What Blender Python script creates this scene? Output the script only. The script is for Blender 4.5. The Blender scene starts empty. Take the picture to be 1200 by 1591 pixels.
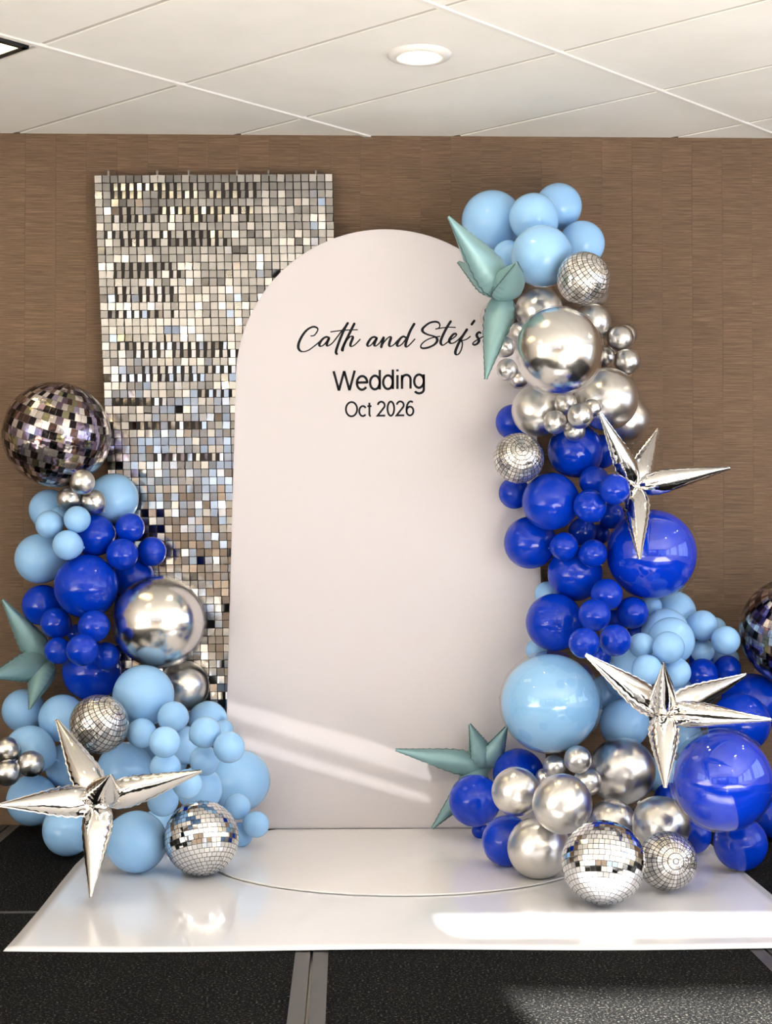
import bpy, bmesh, math, random
from mathutils import Vector, Matrix, Euler

# ------------------------------------------------------------------ camera
W, H_IMG, F = 1200.0, 1591.0, 2510.0
CAM_H = 1.08
YAW = math.radians(1.44)          # the camera looks a little to the right of the room's axis
PITCH = math.atan(55 / F)         # and a little up
scene = bpy.context.scene
col = scene.collection
cd = bpy.data.cameras.new('camera')
cd.sensor_fit = 'HORIZONTAL'; cd.sensor_width = 36.0; cd.lens = 36.0 * F / W
cd.clip_start = 0.05; cd.clip_end = 100
cam = bpy.data.objects.new('camera', cd); col.objects.link(cam)
cam.location = (0, 0, CAM_H)
cam.rotation_euler = Euler((math.pi / 2 + PITCH, 0, -YAW), 'XYZ')
scene.camera = cam
CM = cam.rotation_euler.to_matrix()
CP = Vector((0, 0, CAM_H))
FWD = CM @ Vector((0, 0, -1))

# ------------------------------------------------------------------ world, sun, exposure
world = bpy.data.worlds.new('world'); scene.world = world
world.use_nodes = True
world.node_tree.nodes['Background'].inputs[0].default_value = (0.75, 0.87, 1.0, 1)
world.node_tree.nodes['Background'].inputs[1].default_value = 1.5
sl = bpy.data.lights.new('sun', 'SUN'); sl.energy = 125; sl.angle = math.radians(0.5); sl.color = (1, 0.97, 0.92)
sun = bpy.data.objects.new('sun', sl); col.objects.link(sun)
SUN_DIR = Vector((-0.15, 1.0, -0.325)).normalized()      # direction the light travels
sun.rotation_euler = SUN_DIR.to_track_quat('-Z', 'Y').to_euler()
scene.view_settings.view_transform = 'Standard'
scene.view_settings.look = 'None'
scene.view_settings.gamma = 1.0
scene.view_settings.use_curve_mapping = False
scene.view_settings.exposure = -0.1
scene.cycles.caustics_reflective = False
scene.cycles.caustics_refractive = False
WIN_E = 3.2            # daylight in the windows
LAMP_E = 95.0          # ceiling lamps

rnd = random.Random(7)

# ------------------------------------------------------------------ room size
X0, X1, Y0, Y1 = -4.6, 4.6, -3.6, 6.35
ZC = 2.707
ARCH_Y, SEQ_Y = 6.17, 6.285


def ray(px, py):
    return CM @ Vector(((px - W / 2) / F, (H_IMG / 2 - py) / F, -1))


def at(px, py, Y):
    d = ray(px, py)
    return CP + d * (Y / d.y)


def on_z(px, py, Z):
    d = ray(px, py)
    return CP + d * ((Z - CAM_H) / d.z)


def px_size(n, p):
    return n * (p - CP).dot(FWD) / F


# ------------------------------------------------------------------ materials
def lin(c):
    return tuple((x / 12.92 if x <= 0.04045 else ((x + 0.055) / 1.055) ** 2.4) for x in [v / 255 for v in c])


MATS = {}


def mat(name, rgb=None, rough=0.5, metal=0.0, **kw):
    if name in MATS:
        return MATS[name]
    m = bpy.data.materials.new(name); m.use_nodes = True
    b = m.node_tree.nodes['Principled BSDF']
    if rgb is not None:
        b.inputs['Base Color'].default_value = (*lin(rgb), 1)
    b.inputs['Roughness'].default_value = rough
    b.inputs['Metallic'].default_value = metal
    for k, v in kw.items():
        b.inputs[k.replace('_', ' ')].default_value = v
    MATS[name] = m
    return m


class NT:
    def __init__(s, m):
        s.t = m.node_tree; s.b = s.t.nodes['Principled BSDF']

    def n(s, typ, **kw):
        x = s.t.nodes.new(typ)
        for k, v in kw.items():
            setattr(x, k, v)
        return x

    def l(s, a, b):
        s.t.links.new(a, b)

    def math(s, op, a, b=None, c=None):
        x = s.n('ShaderNodeMath', operation=op)
        for i, v in enumerate((a, b, c)):
            if v is None:
                continue
            if isinstance(v, (int, float)):
                x.inputs[i].default_value = v
            else:
                s.l(v, x.inputs[i])
        return x.outputs[0]

    def ramp(s, fac, stops, interp='LINEAR'):
        r = s.n('ShaderNodeValToRGB'); r.color_ramp.interpolation = interp
        e = r.color_ramp.elements
        while len(e) < len(stops):
            e.new(0.5)
        for k, (p, c) in enumerate(stops):
            e[k].position = p; e[k].color = (*lin(c), 1)
        s.l(fac, r.inputs[0])
        return r.outputs[0]

    def mix(s, fac, a, b, mode='MIX'):
        x = s.n('ShaderNodeMix', data_type='RGBA', blend_type=mode)
        for i, v in ((0, fac), (6, a), (7, b)):
            if isinstance(v, (int, float)):
                x.inputs[i].default_value = v
            elif isinstance(v, tuple):
                x.inputs[i].default_value = (*v, 1) if len(v) == 3 else v
            else:
                s.l(v, x.inputs[i])
        return x.outputs[2]

    def bump(s, h, strength=0.3, dist=0.002):
        x = s.n('ShaderNodeBump'); x.inputs['Strength'].default_value = strength; x.inputs['Distance'].default_value = dist
        s.l(h, x.inputs['Height']); s.l(x.outputs[0], s.b.inputs['Normal'])


def obj_coord(t, scale=(1, 1, 1)):
    tc = t.n('ShaderNodeTexCoord'); mp = t.n('ShaderNodeMapping')
    mp.inputs['Scale'].default_value = scale
    t.l(tc.outputs['Object'], mp.inputs['Vector'])
    return mp.outputs[0]


def noise(t, vec, scale, detail=4, rough=0.6):
    x = t.n('ShaderNodeTexNoise'); x.inputs['Scale'].default_value = scale
    x.inputs['Detail'].default_value = detail; x.inputs['Roughness'].default_value = rough
    t.l(vec, x.inputs['Vector'])
    return x.outputs['Fac']


def make_materials():
    # brown reed wallcovering: horizontal threads, a slightly different tone on each strip
    m = mat('wallcovering', (120, 94, 72), 0.7); t = NT(m)
    v = obj_coord(t, (1, 1, 1))
    oi = t.n('ShaderNodeObjectInfo')
    off = t.n('ShaderNodeVectorMath', operation='MULTIPLY_ADD')
    cx = t.n('ShaderNodeCombineXYZ'); t.l(oi.outputs['Random'], cx.inputs[0]); t.l(oi.outputs['Random'], cx.inputs[2])
    t.l(cx.outputs[0], off.inputs[0]); off.inputs[1].default_value = (37, 0, 91); t.l(v, off.inputs[2])
    mp = t.n('ShaderNodeMapping'); mp.inputs['Scale'].default_value = (3.5, 1, 135); t.l(off.outputs[0], mp.inputs['Vector'])
    n1 = noise(t, mp.outputs[0], 2.0, 5, 0.7)
    mp2 = t.n('ShaderNodeMapping'); mp2.inputs['Scale'].default_value = (2, 1, 9); t.l(off.outputs[0], mp2.inputs['Vector'])
    n2 = noise(t, mp2.outputs[0], 1.2, 2)
    c1 = t.ramp(n1, [(0.28, (88, 71, 53)), (0.5, (137, 115, 91)), (0.72, (172, 150, 122))])
    c2 = t.ramp(n2, [(0.3, (112, 96, 80)), (0.55, (128, 112, 98)), (0.75, (136, 112, 104))])
    c = t.mix(0.75, c1, c2, 'OVERLAY')
    t.l(c, t.b.inputs['Base Color'])
    t.bump(n1, 0.35, 0.003)
    # ceiling tile: fine mineral fibre
    m = mat('ceiling_tile', (226, 222, 213), 0.9); t = NT(m)
    v = obj_coord(t)
    n1 = noise(t, v, 260, 3); t.bump(n1, 0.25, 0.002)
    t.l(t.ramp(noise(t, v, 3, 3), [(0.3, (240, 237, 229)), (0.7, (247, 244, 237))]), t.b.inputs['Base Color'])
    mat('grid_white', (238, 235, 228), 0.45)
    mat('grid_shade', (196, 191, 184), 0.6)  # recess shade of the cross tees put into their colour
    mat('wall_paint', (226, 216, 202), 0.8)
    m = mat('room_carpet', (232, 227, 220), 0.95); t = NT(m); t.bump(noise(t, obj_coord(t), 200, 3), 0.5, 0.003)  # unseen floor, made pale to bounce light onto the ceiling
    mat('wall_taupe', (146, 128, 111), 0.8)
    mat('window_frame', (60, 58, 56), 0.5)
    # black stage carpet
    m = mat('carpet', (24, 24, 25), 0.95); t = NT(m)
    v = obj_coord(t)
    n1 = noise(t, v, 150, 3, 0.7); n2 = noise(t, v, 5, 3)
    c = t.ramp(n1, [(0.38, (8, 8, 9)), (0.52, (18, 18, 19)), (0.60, (44, 44, 43)), (0.68, (128, 125, 114))])
    c = t.mix(0.25, c, t.ramp(n2, [(0.3, (10, 10, 11)), (0.7, (28, 28, 28))]))
    t.l(c, t.b.inputs['Base Color']); t.bump(n1, 0.8, 0.004)
    t.b.inputs['Specular IOR Level'].default_value = 0.04
    m = mat('aluminium_edge', (92, 91, 90), 0.5, 0.6); t = NT(m)
    v = obj_coord(t, (1, 1, 1)); t.bump(noise(t, v, 60, 3), 0.1, 0.001)
    mat('bare_floor', (10, 10, 10), 0.9)
    # glossy white vinyl
    m = mat('white_vinyl', (232, 232, 236), 0.08); t = NT(m)
    v = obj_coord(t); n1 = noise(t, v, 2.4, 2); t.bump(n1, 0.12, 0.01)
    t.b.inputs['Specular IOR Level'].default_value = 0.6
    m = mat('white_disc', (244, 240, 238), 0.06)
    mat('disc_edge', (222, 221, 218), 0.2)
    m = mat('arch_white', (207, 201, 203), 0.5); t = NT(m)
    mat('arch_side', (225, 216, 211), 0.55)
    mat('lettering', (22, 23, 28), 0.75, Specular_IOR_Level=0.2)

    # latex
    def latex(name, rgb, rough=0.2, sss=0.0):
        m = mat(name, rgb, rough); t = NT(m)
        t.b.inputs['Specular IOR Level'].default_value = 0.34
        if sss:
            t.b.inputs['Subsurface Weight'].default_value = sss
            t.b.inputs['Subsurface Radius'].default_value = (0.3, 0.7, 1.0)
            t.b.inputs['Subsurface Scale'].default_value = 0.03
        v = obj_coord(t); t.bump(noise(t, v, 1.6, 1), 0.04, 0.05)
        return m
    latex('latex_light_blue', (150, 197, 241), 0.1)
    latex('latex_royal_blue', (2, 52, 184), 0.1)
    latex('bubble_light_blue', (148, 202, 246), 0.12)
    latex('bubble_royal_blue', (4, 55, 200), 0.08)
    m = mat('chrome_latex', (214, 211, 207), 0.29, 1.0); t = NT(m)
    v = obj_coord(t); t.bump(noise(t, v, 1.8, 2), 0.06, 0.05)
    m = mat('chrome_orb', (222, 219, 214), 0.2, 1.0); t = NT(m)
    v = obj_coord(t); t.bump(noise(t, v, 1.8, 2), 0.06, 0.05)
    m = mat('silver_foil', (226, 223, 219), 0.07, 1.0); t = NT(m)
    v = obj_coord(t); t.bump(noise(t, v, 26, 2), 0.22, 0.006)
    m = mat('teal_foil', (128, 163, 165), 0.42, 0.3); t = NT(m)
    v = obj_coord(t); t.bump(noise(t, v, 22, 2), 0.25, 0.006)
    mat('teal_seam', (84, 112, 108), 0.45, 0.3)
    mat('silver_seam', (200, 198, 195), 0.18, 1.0)
    # clear bubble film
    m = bpy.data.materials.new('clear_film'); m.use_nodes = True; MATS['clear_film'] = m
    nt = m.node_tree; nt.nodes.remove(nt.nodes['Principled BSDF'])
    tr = nt.nodes.new('ShaderNodeBsdfTransparent'); gl = nt.nodes.new('ShaderNodeBsdfGlossy'); gl.inputs['Roughness'].default_value = 0.02
    fr = nt.nodes.new('ShaderNodeFresnel'); fr.inputs['IOR'].default_value = 1.65
    mx = nt.nodes.new('ShaderNodeMixShader')
    ge = nt.nodes.new('ShaderNodeNewGeometry'); inv = nt.nodes.new('ShaderNodeMath'); inv.operation = 'SUBTRACT'; inv.inputs[0].default_value = 1.0
    mu = nt.nodes.new('ShaderNodeMath'); mu.operation = 'MULTIPLY'
    nt.links.new(ge.outputs['Backfacing'], inv.inputs[1]); nt.links.new(inv.outputs[0], mu.inputs[0]); nt.links.new(fr.outputs[0], mu.inputs[1])
    nt.links.new(mu.outputs[0], mx.inputs[0]); nt.links.new(tr.outputs[0], mx.inputs[1]); nt.links.new(gl.outputs[0], mx.inputs[2])
    nt.links.new(mx.outputs[0], nt.nodes['Material Output'].inputs[0])

    # sequins: random tones, the brightest standing in for window reflections
    m = mat('sequin', (205, 203, 200), 0.12, 1.0); t = NT(m)
    g = t.n('ShaderNodeNewGeometry')
    oi = t.n('ShaderNodeObjectInfo')
    c = t.ramp(t.math('FRACT', t.math('ADD', g.outputs['Random Per Island'], oi.outputs['Random'])), [(0.0, (150, 148, 146)), (0.7, (182, 179, 176)), (0.86, (216, 213, 209)), (1.0, (250, 247, 242))])
    t.l(c, t.b.inputs['Base Color'])
    mat('sequin_backing', (40, 32, 26), 0.6)  # dark brown stands for the shaded wall seen through a clear grid
    mat('clip_metal', (170, 165, 158), 0.3, 1.0)
    # mirror ball
    m = mat('mirror_tile', (236, 236, 236), 0.03, 1.0)
    mat('mirror_ball_core', (120, 118, 114), 0.5)

    # foil disco prints: cells in latitude and longitude of the balloon itself
    def cells(t, nlon, nlat, stagger=False):
        tc = t.n('ShaderNodeTexCoord')
        nv = t.n('ShaderNodeVectorMath', operation='NORMALIZE'); t.l(tc.outputs['Object'], nv.inputs[0])
        sp = t.n('ShaderNodeSeparateXYZ'); t.l(nv.outputs[0], sp.inputs[0])
        lat = t.math('DIVIDE', t.math('ARCSINE', sp.outputs[2]), math.pi)
        lon = t.math('DIVIDE', t.math('ARCTAN2', sp.outputs[1], sp.outputs[0]), 2 * math.pi)
        v = t.math('MULTIPLY', lat, nlat); vi = t.math('FLOOR', v)
        u = t.math('MULTIPLY', lon, nlon)
        if stagger:
            u = t.math('ADD', u, t.math('MULTIPLY', vi, 0.37))
        ui = t.math('FLOOR', u)
        cb = t.n('ShaderNodeCombineXYZ'); t.l(ui, cb.inputs[0]); t.l(vi, cb.inputs[1])
        wn = t.n('ShaderNodeTexWhiteNoise', noise_dimensions='2D'); t.l(cb.outputs[0], wn.inputs['Vector'])
        fu = t.math('FRACT', u); fv = t.math('FRACT', v)
        return fu, fv, wn.outputs['Value']

    def edge(t, f, w):
        a = t.math('ABSOLUTE', t.math('SUBTRACT', f, 0.5))
        return t.math('GREATER_THAN', a, 0.5 - w)
    m = mat('disco_print', (200, 196, 190), 0.22, 1.0); t = NT(m)
    fu, fv, r = cells(t, 34, 17)
    ln = t.math('MAXIMUM', edge(t, fu, 0.07), edge(t, fv, 0.07))
    c = t.ramp(r, [(0.0, (176, 172, 166)), (0.5, (214, 210, 204)), (1.0, (250, 247, 242))])
    t.l(t.mix(ln, c, lin((22, 21, 21))), t.b.inputs['Base Color'])
    t.l(t.math('SUBTRACT', 0.8, t.math('MULTIPLY', ln, 0.4)), t.b.inputs['Metallic'])
    t.bump(noise(t, obj_coord(t), 5, 2), 0.25, 0.03)
    m = mat('mosaic_print', (150, 146, 140), 0.14, 0.9); t = NT(m)
    fu, fv, r = cells(t, 46, 21, True)
    c = t.ramp(r, [(0.0, (34, 30, 32)), (0.18, (78, 58, 52)), (0.32, (110, 96, 112)), (0.44, (140, 134, 104)),
                   (0.54, (160, 150, 176)), (0.66, (196, 186, 182)), (0.80, (234, 226, 220)), (0.94, (146, 112, 106))], 'CONSTANT')
    ln = t.math('MAXIMUM', edge(t, fu, 0.03), edge(t, fv, 0.03))
    t.l(t.mix(ln, c, lin((120, 112, 110))), t.b.inputs['Base Color'])
    t.bump(noise(t, obj_coord(t), 3, 2), 0.2, 0.05)

    # things that give light
    def emit(name, rgb, s):
        m = mat(name, rgb, 0.4)
        b = m.node_tree.nodes['Principled BSDF']
        b.inputs['Emission Color'].default_value = (*lin(rgb), 1); b.inputs['Emission Strength'].default_value = s
    emit('lamp_lens', (255, 232, 190), LAMP_E)
    emit('panel_lens', (255, 238, 196), 3.0)
    emit('window_daylight', (206, 224, 255), WIN_E)
    emit('window_sky', (196, 222, 255), WIN_E * 0.36)
    emit('window_overcast', (206, 226, 255), WIN_E * 0.55)
    mat('lamp_trim', (236, 233, 226), 0.4)
    mat('black_frame', (26, 24, 22), 0.5)
    mat('tablecloth', (225, 222, 216), 0.7)


make_materials()


# ------------------------------------------------------------------ mesh helpers
def link(name, me, material, parent=None, smooth=False):
    o = bpy.data.objects.new(name, me); col.objects.link(o)
    if material:
        if not me.materials:
            me.materials.append(MATS[material])
    if parent:
        o.parent = parent
    if smooth:
        me.shade_smooth()
    return o


def mesh_from(name, verts, faces):
    me = bpy.data.meshes.new(name); me.from_pydata(verts, [], faces); me.update(); return me


def box_data(a, b):
    (x0, y0, z0), (x1, y1, z1) = a, b
    v = [(x0, y0, z0), (x1, y0, z0), (x1, y1, z0), (x0, y1, z0), (x0, y0, z1), (x1, y0, z1), (x1, y1, z1), (x0, y1, z1)]
    f = [(0, 3, 2, 1), (4, 5, 6, 7), (0, 1, 5, 4), (1, 2, 6, 5), (2, 3, 7, 6), (3, 0, 4, 7)]
    return v, f


def box(name, a, b, material, parent=None):
    return link(name, mesh_from(name, *box_data(a, b)), material, parent)


def boxes(name, lst, material, parent=None):
    V, Fc = [], []
    for a, b in lst:
        v, f = box_data(a, b); n = len(V)
        V += v; Fc += [tuple(i + n for i in q) for q in f]
    return link(name, mesh_from(name, V, Fc), material, parent)


def prism(name, poly, z0, z1, material, parent=None):
    n = len(poly)
    V = [(x, y, z0) for x, y in poly] + [(x, y, z1) for x, y in poly]
    Fc = [tuple(reversed(range(n))), tuple(range(n, 2 * n))] + [(i, (i + 1) % n, n + (i + 1) % n, n + i) for i in range(n)]
    return link(name, mesh_from(name, V, Fc), material, parent)


def empty(name, loc=(0, 0, 0)):
    o = bpy.data.objects.new(name, None); col.objects.link(o); o.location = loc; o.empty_display_size = 0.05
    return o


def tag(o, label, cat, group=None):
    o['label'] = label; o['category'] = cat
    if group:
        o['group'] = group
    return o


def struct(o):
    o['kind'] = 'structure'; return o


def lathe(profile, seg):
    """profile: list of (r, z); returns verts, faces round the z axis"""
    V, Fc = [], []
    rings = []
    for r, z in profile:
        if r < 1e-6:
            rings.append([len(V)]); V.append((0, 0, z))
        else:
            rings.append(list(range(len(V), len(V) + seg)))
            for k in range(seg):
                a = 2 * math.pi * k / seg; V.append((r * math.cos(a), r * math.sin(a), z))
    for A, B in zip(rings, rings[1:]):
        for k in range(seg):
            k2 = (k + 1) % seg
            if len(A) == 1 and len(B) == 1:
                continue
            if len(A) == 1:
                Fc.append((A[0], B[k2], B[k]))
            elif len(B) == 1:
                Fc.append((A[k], A[k2], B[0]))
            else:
                Fc.append((A[k], A[k2], B[k2], B[k]))
    return V, Fc


def clip_poly(poly, xmin, xmax, ymin, ymax):
    for ax, lim, sgn in ((0, xmin, 1), (0, xmax, -1), (1, ymin, 1), (1, ymax, -1)):
        out = []
        for i in range(len(poly)):
            p, q = poly[i], poly[(i + 1) % len(poly)]
            dp, dq = sgn * (p[ax] - lim), sgn * (q[ax] - lim)
            if dp >= 0:
                out.append(p)
            if dp * dq < 0:
                s = dp / (dp - dq)
                out.append((p[0] + (q[0] - p[0]) * s, p[1] + (q[1] - p[1]) * s))
        poly = out
        if len(poly) < 3:
            return []
    return poly


# ------------------------------------------------------------------ the setting
def build_room():
    # back wall: wallcovering in narrow vertical strips
    wb = struct(box('wall_back', (X0, Y1 + 0.004, -0.05), (X1, Y1 + 0.12, ZC + 0.2), 'sequin_backing'))
    sw = 0.1197; x = X0; k = 0
    me = mesh_from('wall_strip', *box_data((0.0003, 0, 0), (sw - 0.0003, 0.005, ZC)))
    me.materials.append(MATS['wallcovering'])
    off = at(1076, 400, Y1).x % sw
    x = X0 - (X0 % sw) + off - sw
    while x < X1:
        o = bpy.data.objects.new('wall_strip', me); col.objects.link(o); o.parent = wb
        o.location = (x, Y1 - 0.0006 * (k % 3 == 1) - 0.0003 * (k % 2), 0)
        x += sw; k += 1
    # side walls and the wall behind the camera, all with windows
    wl = struct(boxes('wall_left', [((X0 - 0.12, Y0, -0.05), (X0, Y1, 0.9)), ((X0 - 0.12, Y0, 2.42), (X0, Y1, ZC + 0.2)),
                                    ((X0 - 0.12, Y0, 0.9), (X0, -2.9, 2.42)), ((X0 - 0.12, -0.4, 0.9), (X0, 0.3, 2.42)),
                                    ((X0 - 0.12, 2.8, 0.9), (X0, Y1, 2.42))], 'wall_paint'))
    wr = struct(boxes('wall_right', [((X1, Y0, -0.05), (X1 + 0.12, Y1, 0.7)), ((X1, Y0, 2.42), (X1 + 0.12, Y1, ZC + 0.2)),
                                     ((X1, Y0, 0.7), (X1 + 0.12, -2.9, 2.42)), ((X1, -0.4, 0.7), (X1 + 0.12, 0.3, 2.42)),
                                     ((X1, 2.8, 0.7), (X1 + 0.12, 3.3, 2.42)), ((X1, 5.4, 0.7), (X1 + 0.12, Y1, 2.42))], 'wall_paint'))
    n = 0

    def window_x(xw, y0, y1, z0, z1, sgn, glow='window_daylight'):
        nonlocal n
        n += 1
        f = 0.05
        w = struct(boxes('window_%d' % n, [((xw, y0, z0), (xw + 0.08 * sgn, y1, z0 + f)), ((xw, y0, z1 - f), (xw + 0.08 * sgn, y1, z1)),
                                           ((xw, y0, z0), (xw + 0.08 * sgn, y0 + f, z1)), ((xw, y1 - f, z0), (xw + 0.08 * sgn, y1, z1)),
                                           ((xw, (y0 + y1) / 2 - f / 2, z0), (xw + 0.08 * sgn, (y0 + y1) / 2 + f / 2, z1))], 'window_frame'))
        for a, b in ((y0 + f, (y0 + y1) / 2 - f / 2), ((y0 + y1) / 2 + f / 2, y1 - f)):
            box('pane', (xw + 0.03 * sgn, a, z0 + f), (xw + 0.04 * sgn, b, z1 - f), glow, w)
    for y0, y1 in ((-2.9, -0.4), (0.3, 2.8)):
        window_x(X0, y0, y1, 0.9, 2.42, -1, 'window_overcast')
    for y0, y1 in ((-2.9, -0.4), (0.3, 2.8), (3.3, 5.4)):
        window_x(X1, y0, y1, 0.7, 2.42, 1)
    # wall behind the camera: piers, windows, and unseen openings shaped for sun strips and floor bounce
    # sun strip on the floor: far edge y 4.80, near edge 4.52; and everything nearer than 3.96
    k = -SUN_DIR.z / SUN_DIR.y

    def zof(y):
        return (y - Y0) * k
    def xof(x, y):
        return x - SUN_DIR.x / SUN_DIR.y * (y - Y0)
    zt, zb, zc2 = zof(4.80), zof(4.57), zof(4.02)
    xl = xof(0.285, 4.67)
    xr = 4.3
    zb2 = 0.35
    zs = zof(3.35)                       # the far left opening, added for bounce light, only reaches the floor nearer than the picture shows
    ol, orr = -4.4, -2.7
    wn = [(-2.3, -1.0), (-0.7, 0.6)]
    z0w, z1w = 1.55, 2.35
    T = 0.12
    top = ZC + 0.2

    def wbox(xa, xb, za, zb_):
        return ((xa, Y0 - T, za), (xb, Y0, zb_))
    parts = [wbox(X0, ol, -0.05, top), wbox(ol, orr, zs, top), wbox(ol, orr, -0.05, 0.35),
             wbox(orr, wn[0][0], -0.05, top), wbox(wn[0][1], wn[1][0], -0.05, top), wbox(wn[1][1], xl, -0.05, top),
             wbox(xl, xr, zt, top), wbox(xl, xr, zc2, zb), wbox(xl, xr, -0.05, zb2), wbox(xr, X1, -0.05, top)]
    for a, b in wn:
        parts += [wbox(a, b, -0.05, z0w), wbox(a, b, z1w, top)]
    struct(boxes('wall_front', parts, 'wall_taupe'))
    for a, b in wn:
        n += 1
        f = 0.05
        w = struct(boxes('window_%d' % n, [((a, Y0 - 0.08, z0w), (b, Y0, z0w + f)), ((a, Y0 - 0.08, z1w - f), (b, Y0, z1w)),
                                           ((a, Y0 - 0.08, z0w), (a + f, Y0, z1w)), ((b - f, Y0 - 0.08, z0w), (b, Y0, z1w)),
                                           (((a + b) / 2 - f / 2, Y0 - 0.08, z0w), ((a + b) / 2 + f / 2, Y0, z1w))], 'window_frame'))
        for c, d in ((a + f, (a + b) / 2 - f / 2), ((a + b) / 2 + f / 2, b - f)):
            box('pane', (c, Y0 - 0.05, z0w + f), (d, Y0 - 0.04, z1w - f), 'window_sky', w)


build_room()


def build_arch_bands():
    # added unseen spot and slit plates that shape the light bands on the arch
    S = Vector((3.3, -9.0, 0.62))
    PY = Y0 - 0.16
    def thru(px, py):
        w = at(px, py, ARCH_Y); t = (PY - S.y) / (w.y - S.y)
        q = S + (w - S) * t
        return (q.x, q.z)
    up = [thru(320, 1079), thru(320, 1103), thru(760, 1243), thru(760, 1203)]      # upper slit: left top, left bottom, right bottom, right top
    dn = [thru(320, 1126), thru(320, 1146), thru(760, 1276), thru(760, 1264)]
    topz = max(p[1] for p in up) + 0.32; botz = min(p[1] for p in dn) - 0.12
    xa, xb = min(up[0][0], dn[0][0]), max(up[2][0], dn[2][0])
    def plate(name, q, par=None):
        V = [(x, PY, z) for x, z in q] + [(x, PY - 0.004, z) for x, z in q]
        n = len(q)
        return link(name, mesh_from(name, V, [tuple(range(n)), tuple(range(2 * n - 1, n - 1, -1))] + [(i, n + i, n + (i + 1) % n, (i + 1) % n) for i in range(n)]), 'window_frame', par)
    e = 0.22
    root = struct(plate('band_mask', [(xa - e, topz), (xa, up[0][1]), up[3], (xb + e, up[3][1]), (xb + e, topz)]))
    plate('slit_plate', [up[1], dn[0], dn[3], up[2]], root)
    plate('slit_plate', [dn[1], (xa - e, dn[1][1]), (xa - e, botz), (xb + e, botz), (xb + e, dn[2][1]), dn[2]], root)
    plate('slit_plate', [(xa - e, topz), (xa - e, dn[1][1]), (xa, dn[1][1]), (xa, up[0][1])], root)
    plate('slit_plate', [(xb, up[3][1]), (xb, dn[2][1]), (xb + e, dn[2][1]), (xb + e, up[3][1])], root)
    ld = bpy.data.lights.new('band_spot', 'SPOT'); ld.energy = 3600; ld.spot_size = math.radians(4.4); ld.spot_blend = 0.1; ld.shadow_soft_size = 0.006
    ld.color = (1, 0.98, 0.94)
    lo = bpy.data.objects.new('band_spot', ld); col.objects.link(lo); lo.location = S
    lo.rotation_euler = (at(540, 1178, ARCH_Y) - S).to_track_quat('-Z', 'Y').to_euler()


build_arch_bands()


def build_ceiling():
    cl = struct(box('ceiling', (X0, Y0, ZC + 0.03), (X1, Y1, ZC + 0.1), 'grid_white'))
    a_u, a_v = math.radians(46.2), math.radians(-43.8)
    u = Vector((math.cos(a_u), math.sin(a_u))) * 0.60
    v = Vector((math.cos(a_v), math.sin(a_v))) * 1.20
    o3 = on_z(283, 131, ZC); O = Vector((o3.x, o3.y))
    g = 0.011

    def P(i, j):
        q = O + u * i + v * j
        return q
    un, vn = u.normalized(), v.normalized()
    light_cell = (-2, -1)
    for i in range(-22, 22):
        for j in range(-12, 12):
            c = [P(i, j) + un * g + vn * g, P(i + 1, j) - un * g + vn * g, P(i + 1, j + 1) - un * g - vn * g, P(i, j + 1) + un * g - vn * g]
            poly = clip_poly([(p.x, p.y) for p in c], X0, X1, Y0, Y1)
            if not poly:
                continue
            ar = sum(p[0] * q[1] - q[0] * p[1] for p, q in zip(poly, poly[1:] + poly[:1]))
            if ar < 0:
                poly = poly[::-1]
            if abs(ar) < 0.004:
                continue
            prism('ceiling_tile', poly, ZC, ZC + 0.018, 'ceiling_tile', cl)
    # grid bars: along u every 1.2 m, along v every 0.6 m
    def bar(p, q, w, z0, z1, nm, mt='grid_white'):
        d = (q - p).normalized(); s = Vector((-d.y, d.x)) * w / 2
        poly = clip_poly([(r.x, r.y) for r in (p - s, q - s, q + s, p + s)], X0, X1, Y0, Y1)
        if poly:
            prism(nm, poly, z0, z1, mt, cl)
    for j in range(-12, 13):
        bar(P(-22, j), P(22, j), 0.019, ZC - 0.006, ZC + 0.03, 'main_tee')
    for i in range(-22, 23):
        bar(P(i, -12), P(i, 12), 0.0225, ZC + 0.004, ZC + 0.03, 'cross_tee', 'grid_shade')
    # square lamp panel in the cell left of the grid crossing at the picture's edge
    i, j = light_cell
    ctr = P(i + 0.5, j + 0.5)
    root = empty('ceiling_light_panel', (ctr.x, ctr.y, ZC - 0.012)); root.rotation_euler[2] = a_u
    hu, hv = 0.275, 0.575
    fr = 0.022
    boxes('frame', [((-hu, -hv, 0), (hu, -hv + fr, 0.01)), ((-hu, hv - fr, 0), (hu, hv, 0.01)), ((-hu, -hv, 0), (-hu + fr, hv, 0.01)), ((hu - fr, -hv, 0), (hu, hv, 0.01))], 'black_frame', root)
    box('lens', (-hu + fr, -hv + fr, 0.003), (hu - fr, hv - fr, 0.009), 'panel_lens', root)
    tag(root, 'rectangular black framed ceiling light with glowing lens at the top left', 'ceiling light')


build_ceiling()


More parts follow.
